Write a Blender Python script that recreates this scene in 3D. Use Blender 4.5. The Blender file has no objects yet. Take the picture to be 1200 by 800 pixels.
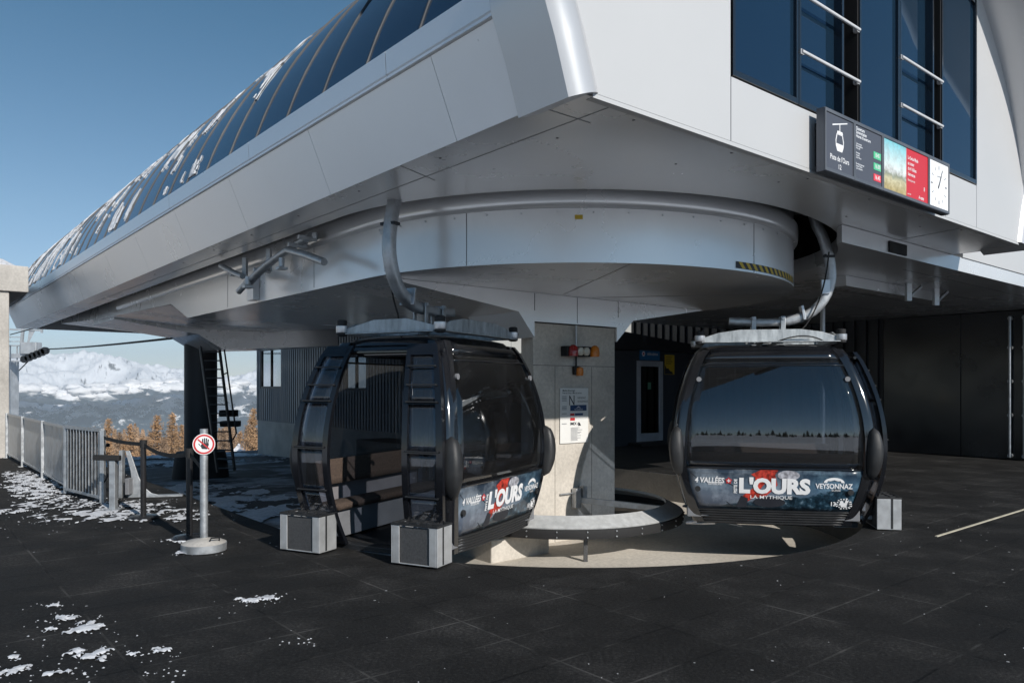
import bpy, math, random
from mathutils import Vector, Matrix, noise
random.seed(7)
PI = math.pi
sc = bpy.context.scene
COL = sc.collection

# ------------------------------------------------------------------ frames
CX, CY = 0.7, 10.8                      # centre of the bullwheel on the ground plan
UX, UY = -0.639, 0.769                  # along the rope, away from the front
VX, VY = 0.769, 0.639                   # across, to the right
def P(u, v, z): return Vector((CX + UX*u + VX*v, CY + UY*u + VY*v, z))
def W(x, y, z): return Vector((x, y, z))
def toUV(x, y):
    a, b = x-CX, y-CY
    return a*UX + b*UY, a*VX + b*VY
def ground(px, py, z=0.0):              # point of the level z seen at a photo pixel
    Y = (1.65-z)*890.0/(py-452.0)
    return (px-600)/890.0*Y, Y

# ------------------------------------------------------------------ mesh builder
class MB:
    def __init__(s, T=W): s.v, s.f, s.T = [], [], T
    def add(s, pts, faces, raw=False):
        n = len(s.v)
        s.v += [Vector(p) if raw else s.T(*p) for p in pts]
        s.f += [tuple(i+n for i in f) for f in faces]
        return s
    def box(s, a0, a1, b0, b1, c0, c1):
        p = [(a, b, c) for a in (a0, a1) for b in (b0, b1) for c in (c0, c1)]
        return s.add(p, [(0,1,3,2), (4,6,7,5), (0,4,5,1), (2,3,7,6), (0,2,6,4), (1,5,7,3)])
    def poly_prism(s, pts_a, pts_b, raw=False):
        n = len(pts_a)
        fs = [tuple(range(n))[::-1], tuple(range(n, 2*n))]
        fs += [(i, (i+1) % n, n+(i+1) % n, n+i) for i in range(n)]
        return s.add(list(pts_a)+list(pts_b), fs, raw)
    def bar(s, p, q, w, h, up=(0,0,1)):
        p, q = s.T(*p), s.T(*q); d = (q-p).normalized(); up = Vector(up)
        if abs(d.dot(up)) > .97: up = Vector((1,0,0)) if abs(d.x) < .9 else Vector((0,1,0))
        r = d.cross(up).normalized()*w/2; t = r.cross(d).normalized()*h/2
        a = [p-r-t, p+r-t, p+r+t, p-r+t]; b = [x+q-p for x in a]
        return s.poly_prism(a, b, True)
    def tube(s, pts, r, n=10, raw=False, caps=True, sq=False):
        pts = [Vector(p) if raw else s.T(*p) for p in pts]
        rs = r if isinstance(r, (list, tuple)) else [r]*len(pts)
        base = len(s.v); up = None
        for i, p in enumerate(pts):
            d = (pts[min(i+1, len(pts)-1)]-pts[max(i-1, 0)]).normalized()
            if up is None: up = Vector((0,0,1)) if abs(d.z) < .9 else Vector((1,0,0))
            x = d.cross(up).normalized(); y = x.cross(d).normalized(); up = y
            for k in range(n):
                a = 2*PI*(k+.5)/n; rr = rs[i]
                if sq:
                    c, q = math.cos(a), math.sin(a); m = max(abs(c), abs(q))**.8; c /= m; q /= m
                else: c, q = math.cos(a), math.sin(a)
                s.v.append(p + x*c*rr + y*q*rr)
        for i in range(len(pts)-1):
            for k in range(n):
                k2 = (k+1) % n
                s.f.append((base+i*n+k, base+i*n+k2, base+(i+1)*n+k2, base+(i+1)*n+k))
        if caps:
            s.f.append(tuple(base+k for k in range(n))[::-1])
            s.f.append(tuple(base+(len(pts)-1)*n+k for k in range(n)))
        return s
    def lathe(s, c, prof, n=32, a0=0, a1=2*PI, axis=None):
        full = abs(a1-a0-2*PI) < 1e-6; m = n if full else n+1
        base = len(s.v)
        for (r, z) in prof:
            for k in range(m):
                a = a0+(a1-a0)*k/n
                s.v.append(s.T(c[0]+r*math.cos(a), c[1]+r*math.sin(a), c[2]+z))
        for i in range(len(prof)-1):
            for k in range(n):
                k2 = (k+1) % m
                s.f.append((base+i*m+k, base+i*m+k2, base+(i+1)*m+k2, base+(i+1)*m+k))
        if full:
            if prof[0][0] > 1e-5: s.f.append(tuple(base+k for k in range(m))[::-1])
            if prof[-1][0] > 1e-5: s.f.append(tuple(base+(len(prof)-1)*m+k for k in range(m)))
        return s
    def grid(s, fn, a, b, flip=False):      # fn(i/a, j/b)
        base = len(s.v)
        for i in range(a+1):
            for j in range(b+1): s.v.append(s.T(*fn(i/a, j/b)))
        for i in range(a):
            for j in range(b):
                q = (base+i*(b+1)+j, base+(i+1)*(b+1)+j, base+(i+1)*(b+1)+j+1, base+i*(b+1)+j+1)
                s.f.append(q[::-1] if flip else q)
        return s
    def build(s, name, mat, parent=None, smooth=None, bevel=0, solid=0, recalc=False):
        me = bpy.data.meshes.new(name)
        inv = Matrix.Translation(-Vector(parent.get('_w', (0,0,0)))) if (parent is not None and '_w' in parent) else None
        vs = [inv @ v for v in s.v] if inv else s.v
        me.from_pydata([tuple(v) for v in vs], [], s.f); me.validate(); me.update()
        if recalc:
            import bmesh
            bm = bmesh.new(); bm.from_mesh(me); bmesh.ops.recalc_face_normals(bm, faces=bm.faces); bm.to_mesh(me); bm.free()
        if smooth is not None:
            me.polygons.foreach_set('use_smooth', [True]*len(me.polygons))
            me.set_sharp_from_angle(angle=math.radians(smooth))
        me.materials.append(mat)
        o = bpy.data.objects.new(name, me); COL.objects.link(o)
        if parent is not None:
            o.parent = parent
            if '_w' in parent: o['_w'] = tuple(parent['_w'])
        if solid:
            m = o.modifiers.new('solid', 'SOLIDIFY'); m.thickness = solid; m.offset = -1
        if bevel:
            m = o.modifiers.new('bevel', 'BEVEL'); m.width = bevel; m.segments = 2; m.limit_method = 'ANGLE'; m.angle_limit = math.radians(35)
        return o

def tag(o, label=None, cat=None, group=None, kind=None):
    if label: o['label'] = label
    if cat: o['category'] = cat
    if group: o['group'] = group
    if kind: o['kind'] = kind
    return o
def thing(name, label, cat, loc=(0,0,0), group=None):
    o = bpy.data.objects.new(name, None); COL.objects.link(o); o.empty_display_size = .2
    o.location = loc; o['_w'] = tuple(loc)
    return tag(o, label, cat, group)
def clean():
    for o in bpy.data.objects:
        if '_w' in o: del o['_w']
def copy_tree(o, parent=None):
    c = o.copy(); COL.objects.link(c)
    if parent is not None: c.parent = parent
    for ch in list(o.children): copy_tree(ch, c)
    return c

# ------------------------------------------------------------------ materials
def nm(name):
    m = bpy.data.materials.new(name); m.use_nodes = True
    nt = m.node_tree; b = nt.nodes['Principled BSDF']; return m, nt, b
def N(nt, t, **k):
    n = nt.nodes.new(t)
    for a, v in k.items():
        if a.startswith('i_'): n.inputs[a[2:].replace('_', ' ')].default_value = v
        else: setattr(n, a, v)
    return n
def L(nt, a, b): nt.links.new(a, b)
def ramp(nt, stops, src, interp='LINEAR'):
    r = nt.nodes.new('ShaderNodeValToRGB'); r.color_ramp.interpolation = interp
    e = r.color_ramp.elements
    while len(e) < len(stops): e.new(.5)
    for i, (p, c) in enumerate(stops):
        e[i].position = p; e[i].color = (c, c, c, 1) if not isinstance(c, tuple) else (*c, 1)
    L(nt, src, r.inputs[0]); return r
def mat(name, col, rough=.5, metal=0, var=.12, vscale=3, bump=0, bscale=60, spec=.5, rvar=.1, coat=0, streak=0):
    m, nt, b = nm(name)
    tc = N(nt, 'ShaderNodeTexCoord')
    n1 = N(nt, 'ShaderNodeTexNoise', i_Scale=vscale, i_Detail=6.0, i_Roughness=.6); L(nt, tc.outputs['Object'], n1.inputs['Vector'])
    if streak:
        mp = N(nt, 'ShaderNodeMapping'); mp.inputs['Scale'].default_value = (1, 1, streak); L(nt, tc.outputs['Object'], mp.inputs['Vector']); L(nt, mp.outputs[0], n1.inputs['Vector'])
    c0 = tuple(max(0, x*(1-var)) for x in col); c1 = tuple(min(1, x*(1+var)) for x in col)
    r = ramp(nt, [(.3, c0), (.7, c1)], n1.outputs['Fac']); L(nt, r.outputs[0], b.inputs['Base Color'])
    rr = ramp(nt, [(.3, max(0, rough-rvar)), (.7, min(1, rough+rvar))], n1.outputs['Fac']); L(nt, rr.outputs[0], b.inputs['Roughness'])
    b.inputs['Metallic'].default_value = metal; b.inputs['Specular IOR Level'].default_value = spec
    if coat: b.inputs['Coat Weight'].default_value = coat; b.inputs['Coat Roughness'].default_value = .05
    if bump:
        n2 = N(nt, 'ShaderNodeTexNoise', i_Scale=bscale, i_Detail=4.0); L(nt, tc.outputs['Object'], n2.inputs['Vector'])
        bp = N(nt, 'ShaderNodeBump', i_Strength=bump, i_Distance=.01); L(nt, n2.outputs['Fac'], bp.inputs['Height']); L(nt, bp.outputs[0], b.inputs['Normal'])
    return m
def glass(name, tint, rough=.02, ior=1.5, extra=.0, dirt=.0):
    m, nt, b = nm(name); nt.nodes.remove(b); out = nt.nodes['Material Output']
    tr = N(nt, 'ShaderNodeBsdfTransparent'); tr.inputs[0].default_value = (*tint, 1)
    gl = N(nt, 'ShaderNodeBsdfGlossy'); gl.inputs['Roughness'].default_value = rough
    lw = N(nt, 'ShaderNodeLayerWeight'); lw.inputs['Blend'].default_value = .5; pw = N(nt, 'ShaderNodeMath', operation='POWER'); L(nt, lw.outputs['Facing'], pw.inputs[0]); pw.inputs[1].default_value = 4.0
    fr = N(nt, 'ShaderNodeMath', operation='MULTIPLY_ADD'); L(nt, pw.outputs[0], fr.inputs[0]); fr.inputs[1].default_value = .9; fr.inputs[2].default_value = .045; mx = N(nt, 'ShaderNodeMixShader')
    ad = N(nt, 'ShaderNodeMath', operation='ADD'); ad.inputs[1].default_value = extra; L(nt, fr.outputs[0], ad.inputs[0])
    L(nt, ad.outputs[0], mx.inputs[0]); L(nt, tr.outputs[0], mx.inputs[1]); L(nt, gl.outputs[0], mx.inputs[2])
    last = mx
    if dirt:
        tc = N(nt, 'ShaderNodeTexCoord'); n = N(nt, 'ShaderNodeTexNoise', i_Scale=6.0, i_Detail=8.0, i_Roughness=.75); L(nt, tc.outputs['Object'], n.inputs['Vector'])
        r = ramp(nt, [(.3, dirt*.45), (.8, dirt)], n.outputs['Fac']); df = N(nt, 'ShaderNodeBsdfDiffuse'); df.inputs[0].default_value = (.4, .4, .4, 1)
        m2 = N(nt, 'ShaderNodeMixShader'); L(nt, r.outputs[0], m2.inputs[0]); L(nt, mx.outputs[0], m2.inputs[1]); L(nt, df.outputs[0], m2.inputs[2]); last = m2
    L(nt, last.outputs[0], out.inputs['Surface']); return m

M = {}
M['white_panel'] = mat('white_panel', (.545, .548, .552), .4, .05, .015, .8, spec=.5, rvar=.04)
M['fascia'] = mat('fascia', (.84, .84, .85), .3, .25, .03, .5, rvar=.04)
M['fascia_gap'] = mat('fascia_gap', (.30, .305, .31), .6)
M['soffit'] = mat('soffit', (.84, .84, .845), .26, .4, .03, .5, rvar=.05)
M['rim'] = mat('rim', (.62, .62, .63), .3, .35, .02, 1, rvar=.03)
M['alu'] = mat('alu', (.58, .59, .61), .35, .75, .06, 4, rvar=.08)
M['fascia_seam'] = mat('fascia_seam', (.12, .12, .125), .6)
M['rail_alu'] = mat('rail_alu', (.72, .72, .73), .35, .2, .03, 4)
M['galv_sunlit'] = mat('galv_sunlit', (.62, .63, .63), .42, .2, .15, 12, bump=.1, bscale=60)  # paler galvanised steel, sun sheen on the ring plate put into the colour
M['galv'] = mat('galv', (.46, .48, .50), .45, .65, .22, 9, bump=.15, bscale=40, rvar=.12)
M['galv_beam'] = mat('galv_beam', (.42, .45, .47), .5, .45, .35, 14, bump=.2, bscale=50, streak=.25)
M['steel_dark'] = mat('steel_dark', (.035, .038, .043), .45, .5, .2, 6)
M['anthracite'] = mat('anthracite', (.045, .048, .055), .55, .2, .1, 2, streak=.2)
M['black_paint'] = mat('black_paint', (.010, .011, .014), .12, 0, .1, 3, spec=.7, coat=.8, rvar=.04)
M['door_paint'] = mat('door_paint', (.008, .009, .012), .16, 0, .1, 3, spec=.5, coat=.3, rvar=.04)
M['black_plastic'] = mat('black_plastic', (.022, .023, .025), .5, 0, .2, 8, bump=.25, bscale=150)
M['rubber'] = mat('rubber', (.015, .015, .016), .75, 0, .2, 20)
M['black_gap'] = mat('black_gap', (.006, .006, .007), .8, 0, .1, 3)
M['clad_dark'] = mat('clad_dark', (.022, .024, .029), .4, .3, .15, 2, streak=.2)
M['door_dark'] = mat('door_dark', (.010, .011, .014), .22, 0, .2, 1, rvar=.08)
M['clad_grey'] = mat('clad_grey', (.17, .195, .225), .45, .4, .08, 2, streak=.2)
M['pale_wall'] = mat('pale_wall', (.42, .43, .42), .6, 0, .05, 1)
M['white_paint'] = mat('white_paint', (.8, .8, .78), .5, 0, .03, 3)
M['white_ink'] = mat('white_ink', (.85, .85, .86), .45, 0, .02, 3)
M['red_ink'] = mat('red_ink', (.55, .03, .035), .5, 0, .05, 3)
M['dark_ink'] = mat('dark_ink', (.02, .022, .03), .5, 0, .05, 3)
M['grey_ink'] = mat('grey_ink', (.22, .23, .25), .5, 0, .05, 3)
M['blue_ink'] = mat('blue_ink', (.02, .06, .16), .5, 0, .05, 3)
M['cyan_sign'] = mat('cyan_sign', (.02, .16, .38), .4, 0, .05, 3)
M['yellow_ink'] = mat('yellow_ink', (.62, .42, .03), .5, 0, .08, 3)
M['orange'] = mat('orange', (.65, .20, .02), .3, 0, .1, 10)
M['red_lens'] = mat('red_lens', (.35, .01, .01), .2, 0, .1, 10, coat=.5)
M['cream_lens'] = mat('cream_lens', (.62, .58, .48), .25, 0, .1, 10, coat=.5)
M['fabric'] = mat('fabric', (.075, .052, .04), .95, 0, .55, 70, bump=.4, bscale=200)
M['lining'] = mat('lining', (.20, .19, .20), .6, 0, .1, 5)
M['box_alu'] = mat('box_alu', (.58, .59, .60), .38, .5, .12, 9, rvar=.08)
M['grey_plastic'] = mat('grey_plastic', (.20, .205, .22), .5, 0, .1, 5)
M['jacket'] = mat('jacket', (.42, .035, .02), .5, 0, .9, 22)
M['helmet'] = mat('helmet', (.38, .38, .42), .4, 0, .6, 25)
M['mesh_panel'] = mat('mesh_panel', (.10, .10, .103), .5, .4, .22, 60, bump=.2, bscale=160)
M['brass'] = mat('brass', (.72, .66, .52), .45, .2, .15, 8)
M['tent'] = mat('tent', (.8, .8, .82), .6, 0, .03, 2)
M['bark'] = mat('bark', (.09, .065, .05), .9, 0, .3, 5)
M['tower'] = mat('tower', (.42, .44, .46), .5, .3, .2, 2)

M['cab_glass'] = glass('cab_glass', (.54, .57, .61), .012, 1.5, .06, .014)
M['rear_glass'] = glass('rear_glass', (.72, .75, .79), .008, 1.5, .01)
M['door_glass'] = glass('door_glass', (.66, .70, .77), .02, 1.5, .04, .03)
M['pane_clear'] = glass('pane_clear', (.6, .65, .7), .02, 1.5, .12)

def blue_glass():
    m, nt, b = nm('facade_glass')
    b.inputs['Base Color'].default_value = (.030, .075, .135, 1); b.inputs['Metallic'].default_value = .7
    tc = N(nt, 'ShaderNodeTexCoord'); n = N(nt, 'ShaderNodeTexNoise', i_Scale=.8, i_Detail=3.0); L(nt, tc.outputs['Object'], n.inputs['Vector'])
    bp = N(nt, 'ShaderNodeBump', i_Strength=.03, i_Distance=.05); L(nt, n.outputs['Fac'], bp.inputs['Height']); L(nt, bp.outputs[0], b.inputs['Normal'])
    n2 = N(nt, 'ShaderNodeTexNoise', i_Scale=9.0, i_Detail=8.0); L(nt, tc.outputs['Object'], n2.inputs['Vector'])
    r = ramp(nt, [(.4, .02), (.75, .06)], n2.outputs['Fac']); L(nt, r.outputs[0], b.inputs['Roughness'])
    return m
M['facade_glass'] = blue_glass()

def concrete(name, col, joints=True):
    m, nt, b = nm(name); tc = N(nt, 'ShaderNodeTexCoord')
    a = N(nt, 'ShaderNodeTexNoise', i_Scale=1.1, i_Detail=8.0, i_Roughness=.65); L(nt, tc.outputs['Object'], a.inputs['Vector'])
    c = N(nt, 'ShaderNodeTexNoise', i_Scale=22.0, i_Detail=6.0, i_Roughness=.7); L(nt, tc.outputs['Object'], c.inputs['Vector'])
    r1 = ramp(nt, [(.3, tuple(x*.68 for x in col)), (.72, tuple(x*1.12 for x in col))], a.outputs['Fac'])
    r2 = ramp(nt, [(.3, .82), (.65, 1.06)], c.outputs['Fac'])
    mx = N(nt, 'ShaderNodeMixRGB', blend_type='MULTIPLY'); mx.inputs[0].default_value = 1; L(nt, r1.outputs[0], mx.inputs[1]); L(nt, r2.outputs[0], mx.inputs[2])
    v = N(nt, 'ShaderNodeTexVoronoi', i_Scale=16.0); L(nt, tc.outputs['Object'], v.inputs['Vector'])
    r3 = ramp(nt, [(.03, .55), (.07, 1.0)], v.outputs['Distance'])
    m2 = N(nt, 'ShaderNodeMixRGB', blend_type='MULTIPLY'); m2.inputs[0].default_value = .8; L(nt, mx.outputs[0], m2.inputs[1]); L(nt, r3.outputs[0], m2.inputs[2])
    L(nt, m2.outputs[0], b.inputs['Base Color']); b.inputs['Roughness'].default_value = .85
    bp = N(nt, 'ShaderNodeBump', i_Strength=.3, i_Distance=.01); L(nt, c.outputs['Fac'], bp.inputs['Height']); L(nt, bp.outputs[0], b.inputs['Normal'])
    return m
M['concrete'] = concrete('concrete', (.69, .64, .57))
M['concrete_floor'] = concrete('concrete_floor', (.42, .39, .34))
M['concrete_pale'] = concrete('concrete_pale', (.56, .53, .49))

def snow_mat():
    m, nt, b = nm('snow'); b.inputs['Base Color'].default_value = (.82, .84, .88, 1); b.inputs['Roughness'].default_value = .7
    tc = N(nt, 'ShaderNodeTexCoord'); n = N(nt, 'ShaderNodeTexNoise', i_Scale=14.0, i_Detail=8.0, i_Roughness=.7); L(nt, tc.outputs['Object'], n.inputs['Vector'])
    r = ramp(nt, [(.3, (.50, .50, .52)), (.6, (.80, .82, .86))], n.outputs['Fac']); L(nt, r.outputs[0], b.inputs['Base Color'])
    bp = N(nt, 'ShaderNodeBump', i_Strength=.5, i_Distance=.03); L(nt, n.outputs['Fac'], bp.inputs['Height']); L(nt, bp.outputs[0], b.inputs['Normal'])
    return m
M['snow'] = snow_mat()

def rubber_mat():
    m, nt, b = nm('rubber_matting'); tc = N(nt, 'ShaderNodeTexCoord')
    def dot(vx, vy, off):
        d = N(nt, 'ShaderNodeVectorMath', operation='DOT_PRODUCT'); L(nt, tc.outputs['Object'], d.inputs[0]); d.inputs[1].default_value = (vx, vy, 0)
        a = N(nt, 'ShaderNodeMath', operation='ADD'); L(nt, d.outputs['Value'], a.inputs[0]); a.inputs[1].default_value = off; return a
    cu = dot(UX, UY, 4.53-(CX*UX+CY*UY)+100); cv = dot(VX, VY, 100.3-(CX*VX+CY*VY))
    nz = N(nt, 'ShaderNodeTexNoise', i_Scale=3.0, i_Detail=2.0); L(nt, tc.outputs['Object'], nz.inputs['Vector'])
    def line(c, step, w):
        ws = N(nt, 'ShaderNodeMath', operation='MULTIPLY_ADD'); L(nt, nz.outputs['Fac'], ws.inputs[0]); ws.inputs[1].default_value = .012; L(nt, c.outputs[0], ws.inputs[2])
        p = N(nt, 'ShaderNodeMath', operation='PINGPONG'); L(nt, ws.outputs[0], p.inputs[0]); p.inputs[1].default_value = step/2
        l = N(nt, 'ShaderNodeMath', operation='LESS_THAN'); L(nt, p.outputs[0], l.inputs[0]); l.inputs[1].default_value = w; return l
    lu = line(cu, .5, .009); lv = line(cv, 1.0, .008)
    mxx = N(nt, 'ShaderNodeMath', operation='MAXIMUM'); L(nt, lu.outputs[0], mxx.inputs[0]); L(nt, lv.outputs[0], mxx.inputs[1])
    # tile tone
    fl = []
    for c, st in ((cu, .5), (cv, 1.0)):
        d = N(nt, 'ShaderNodeMath', operation='DIVIDE'); L(nt, c.outputs[0], d.inputs[0]); d.inputs[1].default_value = st
        f = N(nt, 'ShaderNodeMath', operation='FLOOR'); L(nt, d.outputs[0], f.inputs[0]); fl.append(f)
    cb = N(nt, 'ShaderNodeCombineXYZ'); L(nt, fl[0].outputs[0], cb.inputs[0]); L(nt, fl[1].outputs[0], cb.inputs[1])
    wn = N(nt, 'ShaderNodeTexWhiteNoise'); L(nt, cb.outputs[0], wn.inputs['Vector'])
    grain = N(nt, 'ShaderNodeTexNoise', i_Scale=42.0, i_Detail=9.0, i_Roughness=.82); L(nt, tc.outputs['Object'], grain.inputs['Vector'])
    big = N(nt, 'ShaderNodeTexNoise', i_Scale=1.3, i_Detail=7.0, i_Roughness=.65); L(nt, tc.outputs['Object'], big.inputs['Vector'])
    g = ramp(nt, [(.36, (.003, .003, .003)), (.5, (.0125, .0120, .0118)), (.60, (.030, .029, .028)), (.72, (.085, .083, .08))], grain.outputs['Fac'])
    t = ramp(nt, [(0, .82), (1, 1.15)], wn.outputs['Value'])
    bb = ramp(nt, [(.3, .65), (.5, 1.0), (.72, 2.5)], big.outputs['Fac'])
    m1 = N(nt, 'ShaderNodeMixRGB', blend_type='MULTIPLY'); m1.inputs[0].default_value = 1; L(nt, g.outputs[0], m1.inputs[1]); L(nt, t.outputs[0], m1.inputs[2])
    m2 = N(nt, 'ShaderNodeMixRGB', blend_type='MULTIPLY'); m2.inputs[0].default_value = 1; L(nt, m1.outputs[0], m2.inputs[1]); L(nt, bb.outputs[0], m2.inputs[2])
    # seams carry pale dust in places, dark elsewhere
    sd = ramp(nt, [(.44, (.002, .002, .002)), (.56, (.05, .048, .046)), (.7, (.11, .105, .10))], big.outputs['Fac'])
    m3 = N(nt, 'ShaderNodeMixRGB'); L(nt, mxx.outputs[0], m3.inputs[0]); L(nt, m2.outputs[0], m3.inputs[1]); L(nt, sd.outputs[0], m3.inputs[2])
    # specks of grit and snow crumbs
    vo = N(nt, 'ShaderNodeTexVoronoi', i_Scale=7.0, i_Randomness=1.0); L(nt, tc.outputs['Object'], vo.inputs['Vector'])
    sp = N(nt, 'ShaderNodeMath', operation='LESS_THAN'); L(nt, vo.outputs['Distance'], sp.inputs[0])
    sc_ = ramp(nt, [(.62, 0.0), (.8, .075)], vo.outputs['Color']); L(nt, sc_.outputs[0], sp.inputs[1])
    m4 = N(nt, 'ShaderNodeMixRGB'); L(nt, sp.outputs[0], m4.inputs[0]); L(nt, m3.outputs[0], m4.inputs[1]); m4.inputs[2].default_value = (.45, .45, .46, 1)
    L(nt, m4.outputs[0], b.inputs['Base Color'])
    rr = ramp(nt, [(.35, .72), (.7, .95)], big.outputs['Fac']); L(nt, rr.outputs[0], b.inputs['Roughness']); b.inputs['Specular IOR Level'].default_value = .3
    hh = N(nt, 'ShaderNodeMath', operation='MULTIPLY_ADD'); L(nt, mxx.outputs[0], hh.inputs[0]); hh.inputs[1].default_value = -1.2; L(nt, grain.outputs['Fac'], hh.inputs[2])
    bp = N(nt, 'ShaderNodeBump', i_Strength=.9, i_Distance=.01); L(nt, hh.outputs[0], bp.inputs['Height']); L(nt, bp.outputs[0], b.inputs['Normal'])
    return m
M['rubber_matting'] = rubber_mat()

def terrain_mat():
    m, nt, b = nm('terrain'); tc = N(nt, 'ShaderNodeTexCoord')
    a = N(nt, 'ShaderNodeTexNoise', i_Scale=.35, i_Detail=10.0, i_Roughness=.7); L(nt, tc.outputs['Object'], a.inputs['Vector'])
    g = N(nt, 'ShaderNodeTexNoise', i_Scale=12.0, i_Detail=8.0, i_Roughness=.7); L(nt, tc.outputs['Object'], g.inputs['Vector'])
    r = ramp(nt, [(.30, (.06, .055, .05)), (.34, (.2, .19, .18)), (.37, (.80, .82, .86))], a.outputs['Fac'])
    r2 = ramp(nt, [(.3, .75), (.7, 1.1)], g.outputs['Fac'])
    mx = N(nt, 'ShaderNodeMixRGB', blend_type='MULTIPLY'); mx.inputs[0].default_value = 1; L(nt, r.outputs[0], mx.inputs[1]); L(nt, r2.outputs[0], mx.inputs[2])
    L(nt, mx.outputs[0], b.inputs['Base Color']); b.inputs['Roughness'].default_value = .9
    bp = N(nt, 'ShaderNodeBump', i_Strength=.4, i_Distance=.05); L(nt, g.outputs['Fac'], bp.inputs['Height']); L(nt, bp.outputs[0], b.inputs['Normal'])
    return m
M['terrain'] = terrain_mat()

def pit_mat():
    m, nt, b = nm('track_ground'); tc = N(nt, 'ShaderNodeTexCoord')
    d = N(nt, 'ShaderNodeVectorMath', operation='DOT_PRODUCT'); L(nt, tc.outputs['Object'], d.inputs[0]); d.inputs[1].default_value = (UX, UY, 0)
    a = N(nt, 'ShaderNodeTexNoise', i_Scale=.55, i_Detail=9.0, i_Roughness=.65); L(nt, tc.outputs['Object'], a.inputs['Vector'])
    g = N(nt, 'ShaderNodeTexNoise', i_Scale=18.0, i_Detail=8.0, i_Roughness=.7); L(nt, tc.outputs['Object'], g.inputs['Vector'])
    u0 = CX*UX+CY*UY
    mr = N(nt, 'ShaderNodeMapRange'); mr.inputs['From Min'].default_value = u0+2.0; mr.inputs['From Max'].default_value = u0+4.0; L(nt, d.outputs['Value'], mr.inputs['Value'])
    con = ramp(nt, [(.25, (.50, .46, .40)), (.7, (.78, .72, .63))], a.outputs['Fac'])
    far = ramp(nt, [(.44, (.045, .045, .05)), (.5, (.08, .08, .085)), (.60, (.5, .53, .58))], a.outputs['Fac'])  # track ground further back: station shade put into a dark tone, with snow patches
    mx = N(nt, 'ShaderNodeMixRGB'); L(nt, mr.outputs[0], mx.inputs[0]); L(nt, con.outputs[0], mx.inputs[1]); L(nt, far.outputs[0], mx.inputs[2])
    r2 = ramp(nt, [(.3, .75), (.7, 1.1)], g.outputs['Fac'])
    m2 = N(nt, 'ShaderNodeMixRGB', blend_type='MULTIPLY'); m2.inputs[0].default_value = 1; L(nt, mx.outputs[0], m2.inputs[1]); L(nt, r2.outputs[0], m2.inputs[2])
    L(nt, m2.outputs[0], b.inputs['Base Color']); b.inputs['Roughness'].default_value = .85
    bp = N(nt, 'ShaderNodeBump', i_Strength=.25, i_Distance=.01); L(nt, g.outputs['Fac'], bp.inputs['Height']); L(nt, bp.outputs[0], b.inputs['Normal'])
    return m
M['track_ground'] = pit_mat()

def mountain_mat():
    m, nt, b = nm('mountain'); ge = N(nt, 'ShaderNodeNewGeometry'); tc = N(nt, 'ShaderNodeTexCoord')
    sx = N(nt, 'ShaderNodeSeparateXYZ'); L(nt, tc.outputs['Object'], sx.inputs[0])
    n = N(nt, 'ShaderNodeTexNoise', i_Scale=.0016, i_Detail=12.0, i_Roughness=.68); L(nt, tc.outputs['Object'], n.inputs['Vector'])
    n2 = N(nt, 'ShaderNodeTexNoise', i_Scale=.0055, i_Detail=13.0, i_Roughness=.74); L(nt, tc.outputs['Object'], n2.inputs['Vector'])
    mr = N(nt, 'ShaderNodeMapRange'); mr.inputs['From Min'].default_value = -420; mr.inputs['From Max'].default_value = 60; L(nt, sx.outputs[2], mr.inputs['Value'])
    mr.inputs['To Min'].default_value = -.10; mr.inputs['To Max'].default_value = .22; mr.clamp = True
    ad = N(nt, 'ShaderNodeMath', operation='ADD'); L(nt, mr.outputs[0], ad.inputs[0]); L(nt, n2.outputs['Fac'], ad.inputs[1])
    r = ramp(nt, [(.47, (.030, .050, .066)), (.495, (.11, .12, .13)), (.515, (.84, .86, .90))], ad.outputs[0])
    # rock bands on the steep parts
    sn = N(nt, 'ShaderNodeSeparateXYZ'); L(nt, ge.outputs['Normal'], sn.inputs[0])
    rk = N(nt, 'ShaderNodeMath', operation='MULTIPLY_ADD'); L(nt, n2.outputs['Fac'], rk.inputs[0]); rk.inputs[1].default_value = .6; L(nt, sn.outputs[2], rk.inputs[2])
    rr = ramp(nt, [(.88, 1.0), (.97, 0.0)], rk.outputs[0])
    mx = N(nt, 'ShaderNodeMixRGB'); L(nt, rr.outputs[0], mx.inputs[0]); L(nt, r.outputs[0], mx.inputs[1]); mx.inputs[2].default_value = (.11, .105, .10, 1)
    L(nt, mx.outputs[0], b.inputs['Base Color']); b.inputs['Roughness'].default_value = .9; b.inputs['Specular IOR Level'].default_value = .1
    return m
M['mountain'] = mountain_mat()

def leaf_mat(name, c):
    m, nt, b = nm(name); g = N(nt, 'ShaderNodeNewGeometry'); tc = N(nt, 'ShaderNodeTexCoord')
    n = N(nt, 'ShaderNodeTexNoise', i_Scale=.9, i_Detail=4.0); L(nt, tc.outputs['Object'], n.inputs['Vector'])
    r = ramp(nt, [(.3, tuple(x*.6 for x in c)), (.7, tuple(x*1.3 for x in c))], n.outputs['Fac']); L(nt, r.outputs[0], b.inputs['Base Color'])
    b.inputs['Roughness'].default_value = .85; b.inputs['Specular IOR Level'].default_value = .2
    return m
M['larch'] = leaf_mat('larch', (.46, .29, .165))
M['larch2'] = leaf_mat('larch2', (.36, .25, .17))
M['spruce'] = leaf_mat('spruce', (.035, .05, .035))
M['cloud'] = mat('cloud', (.9, .9, .92), 1, 0, .02, .01)

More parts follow.
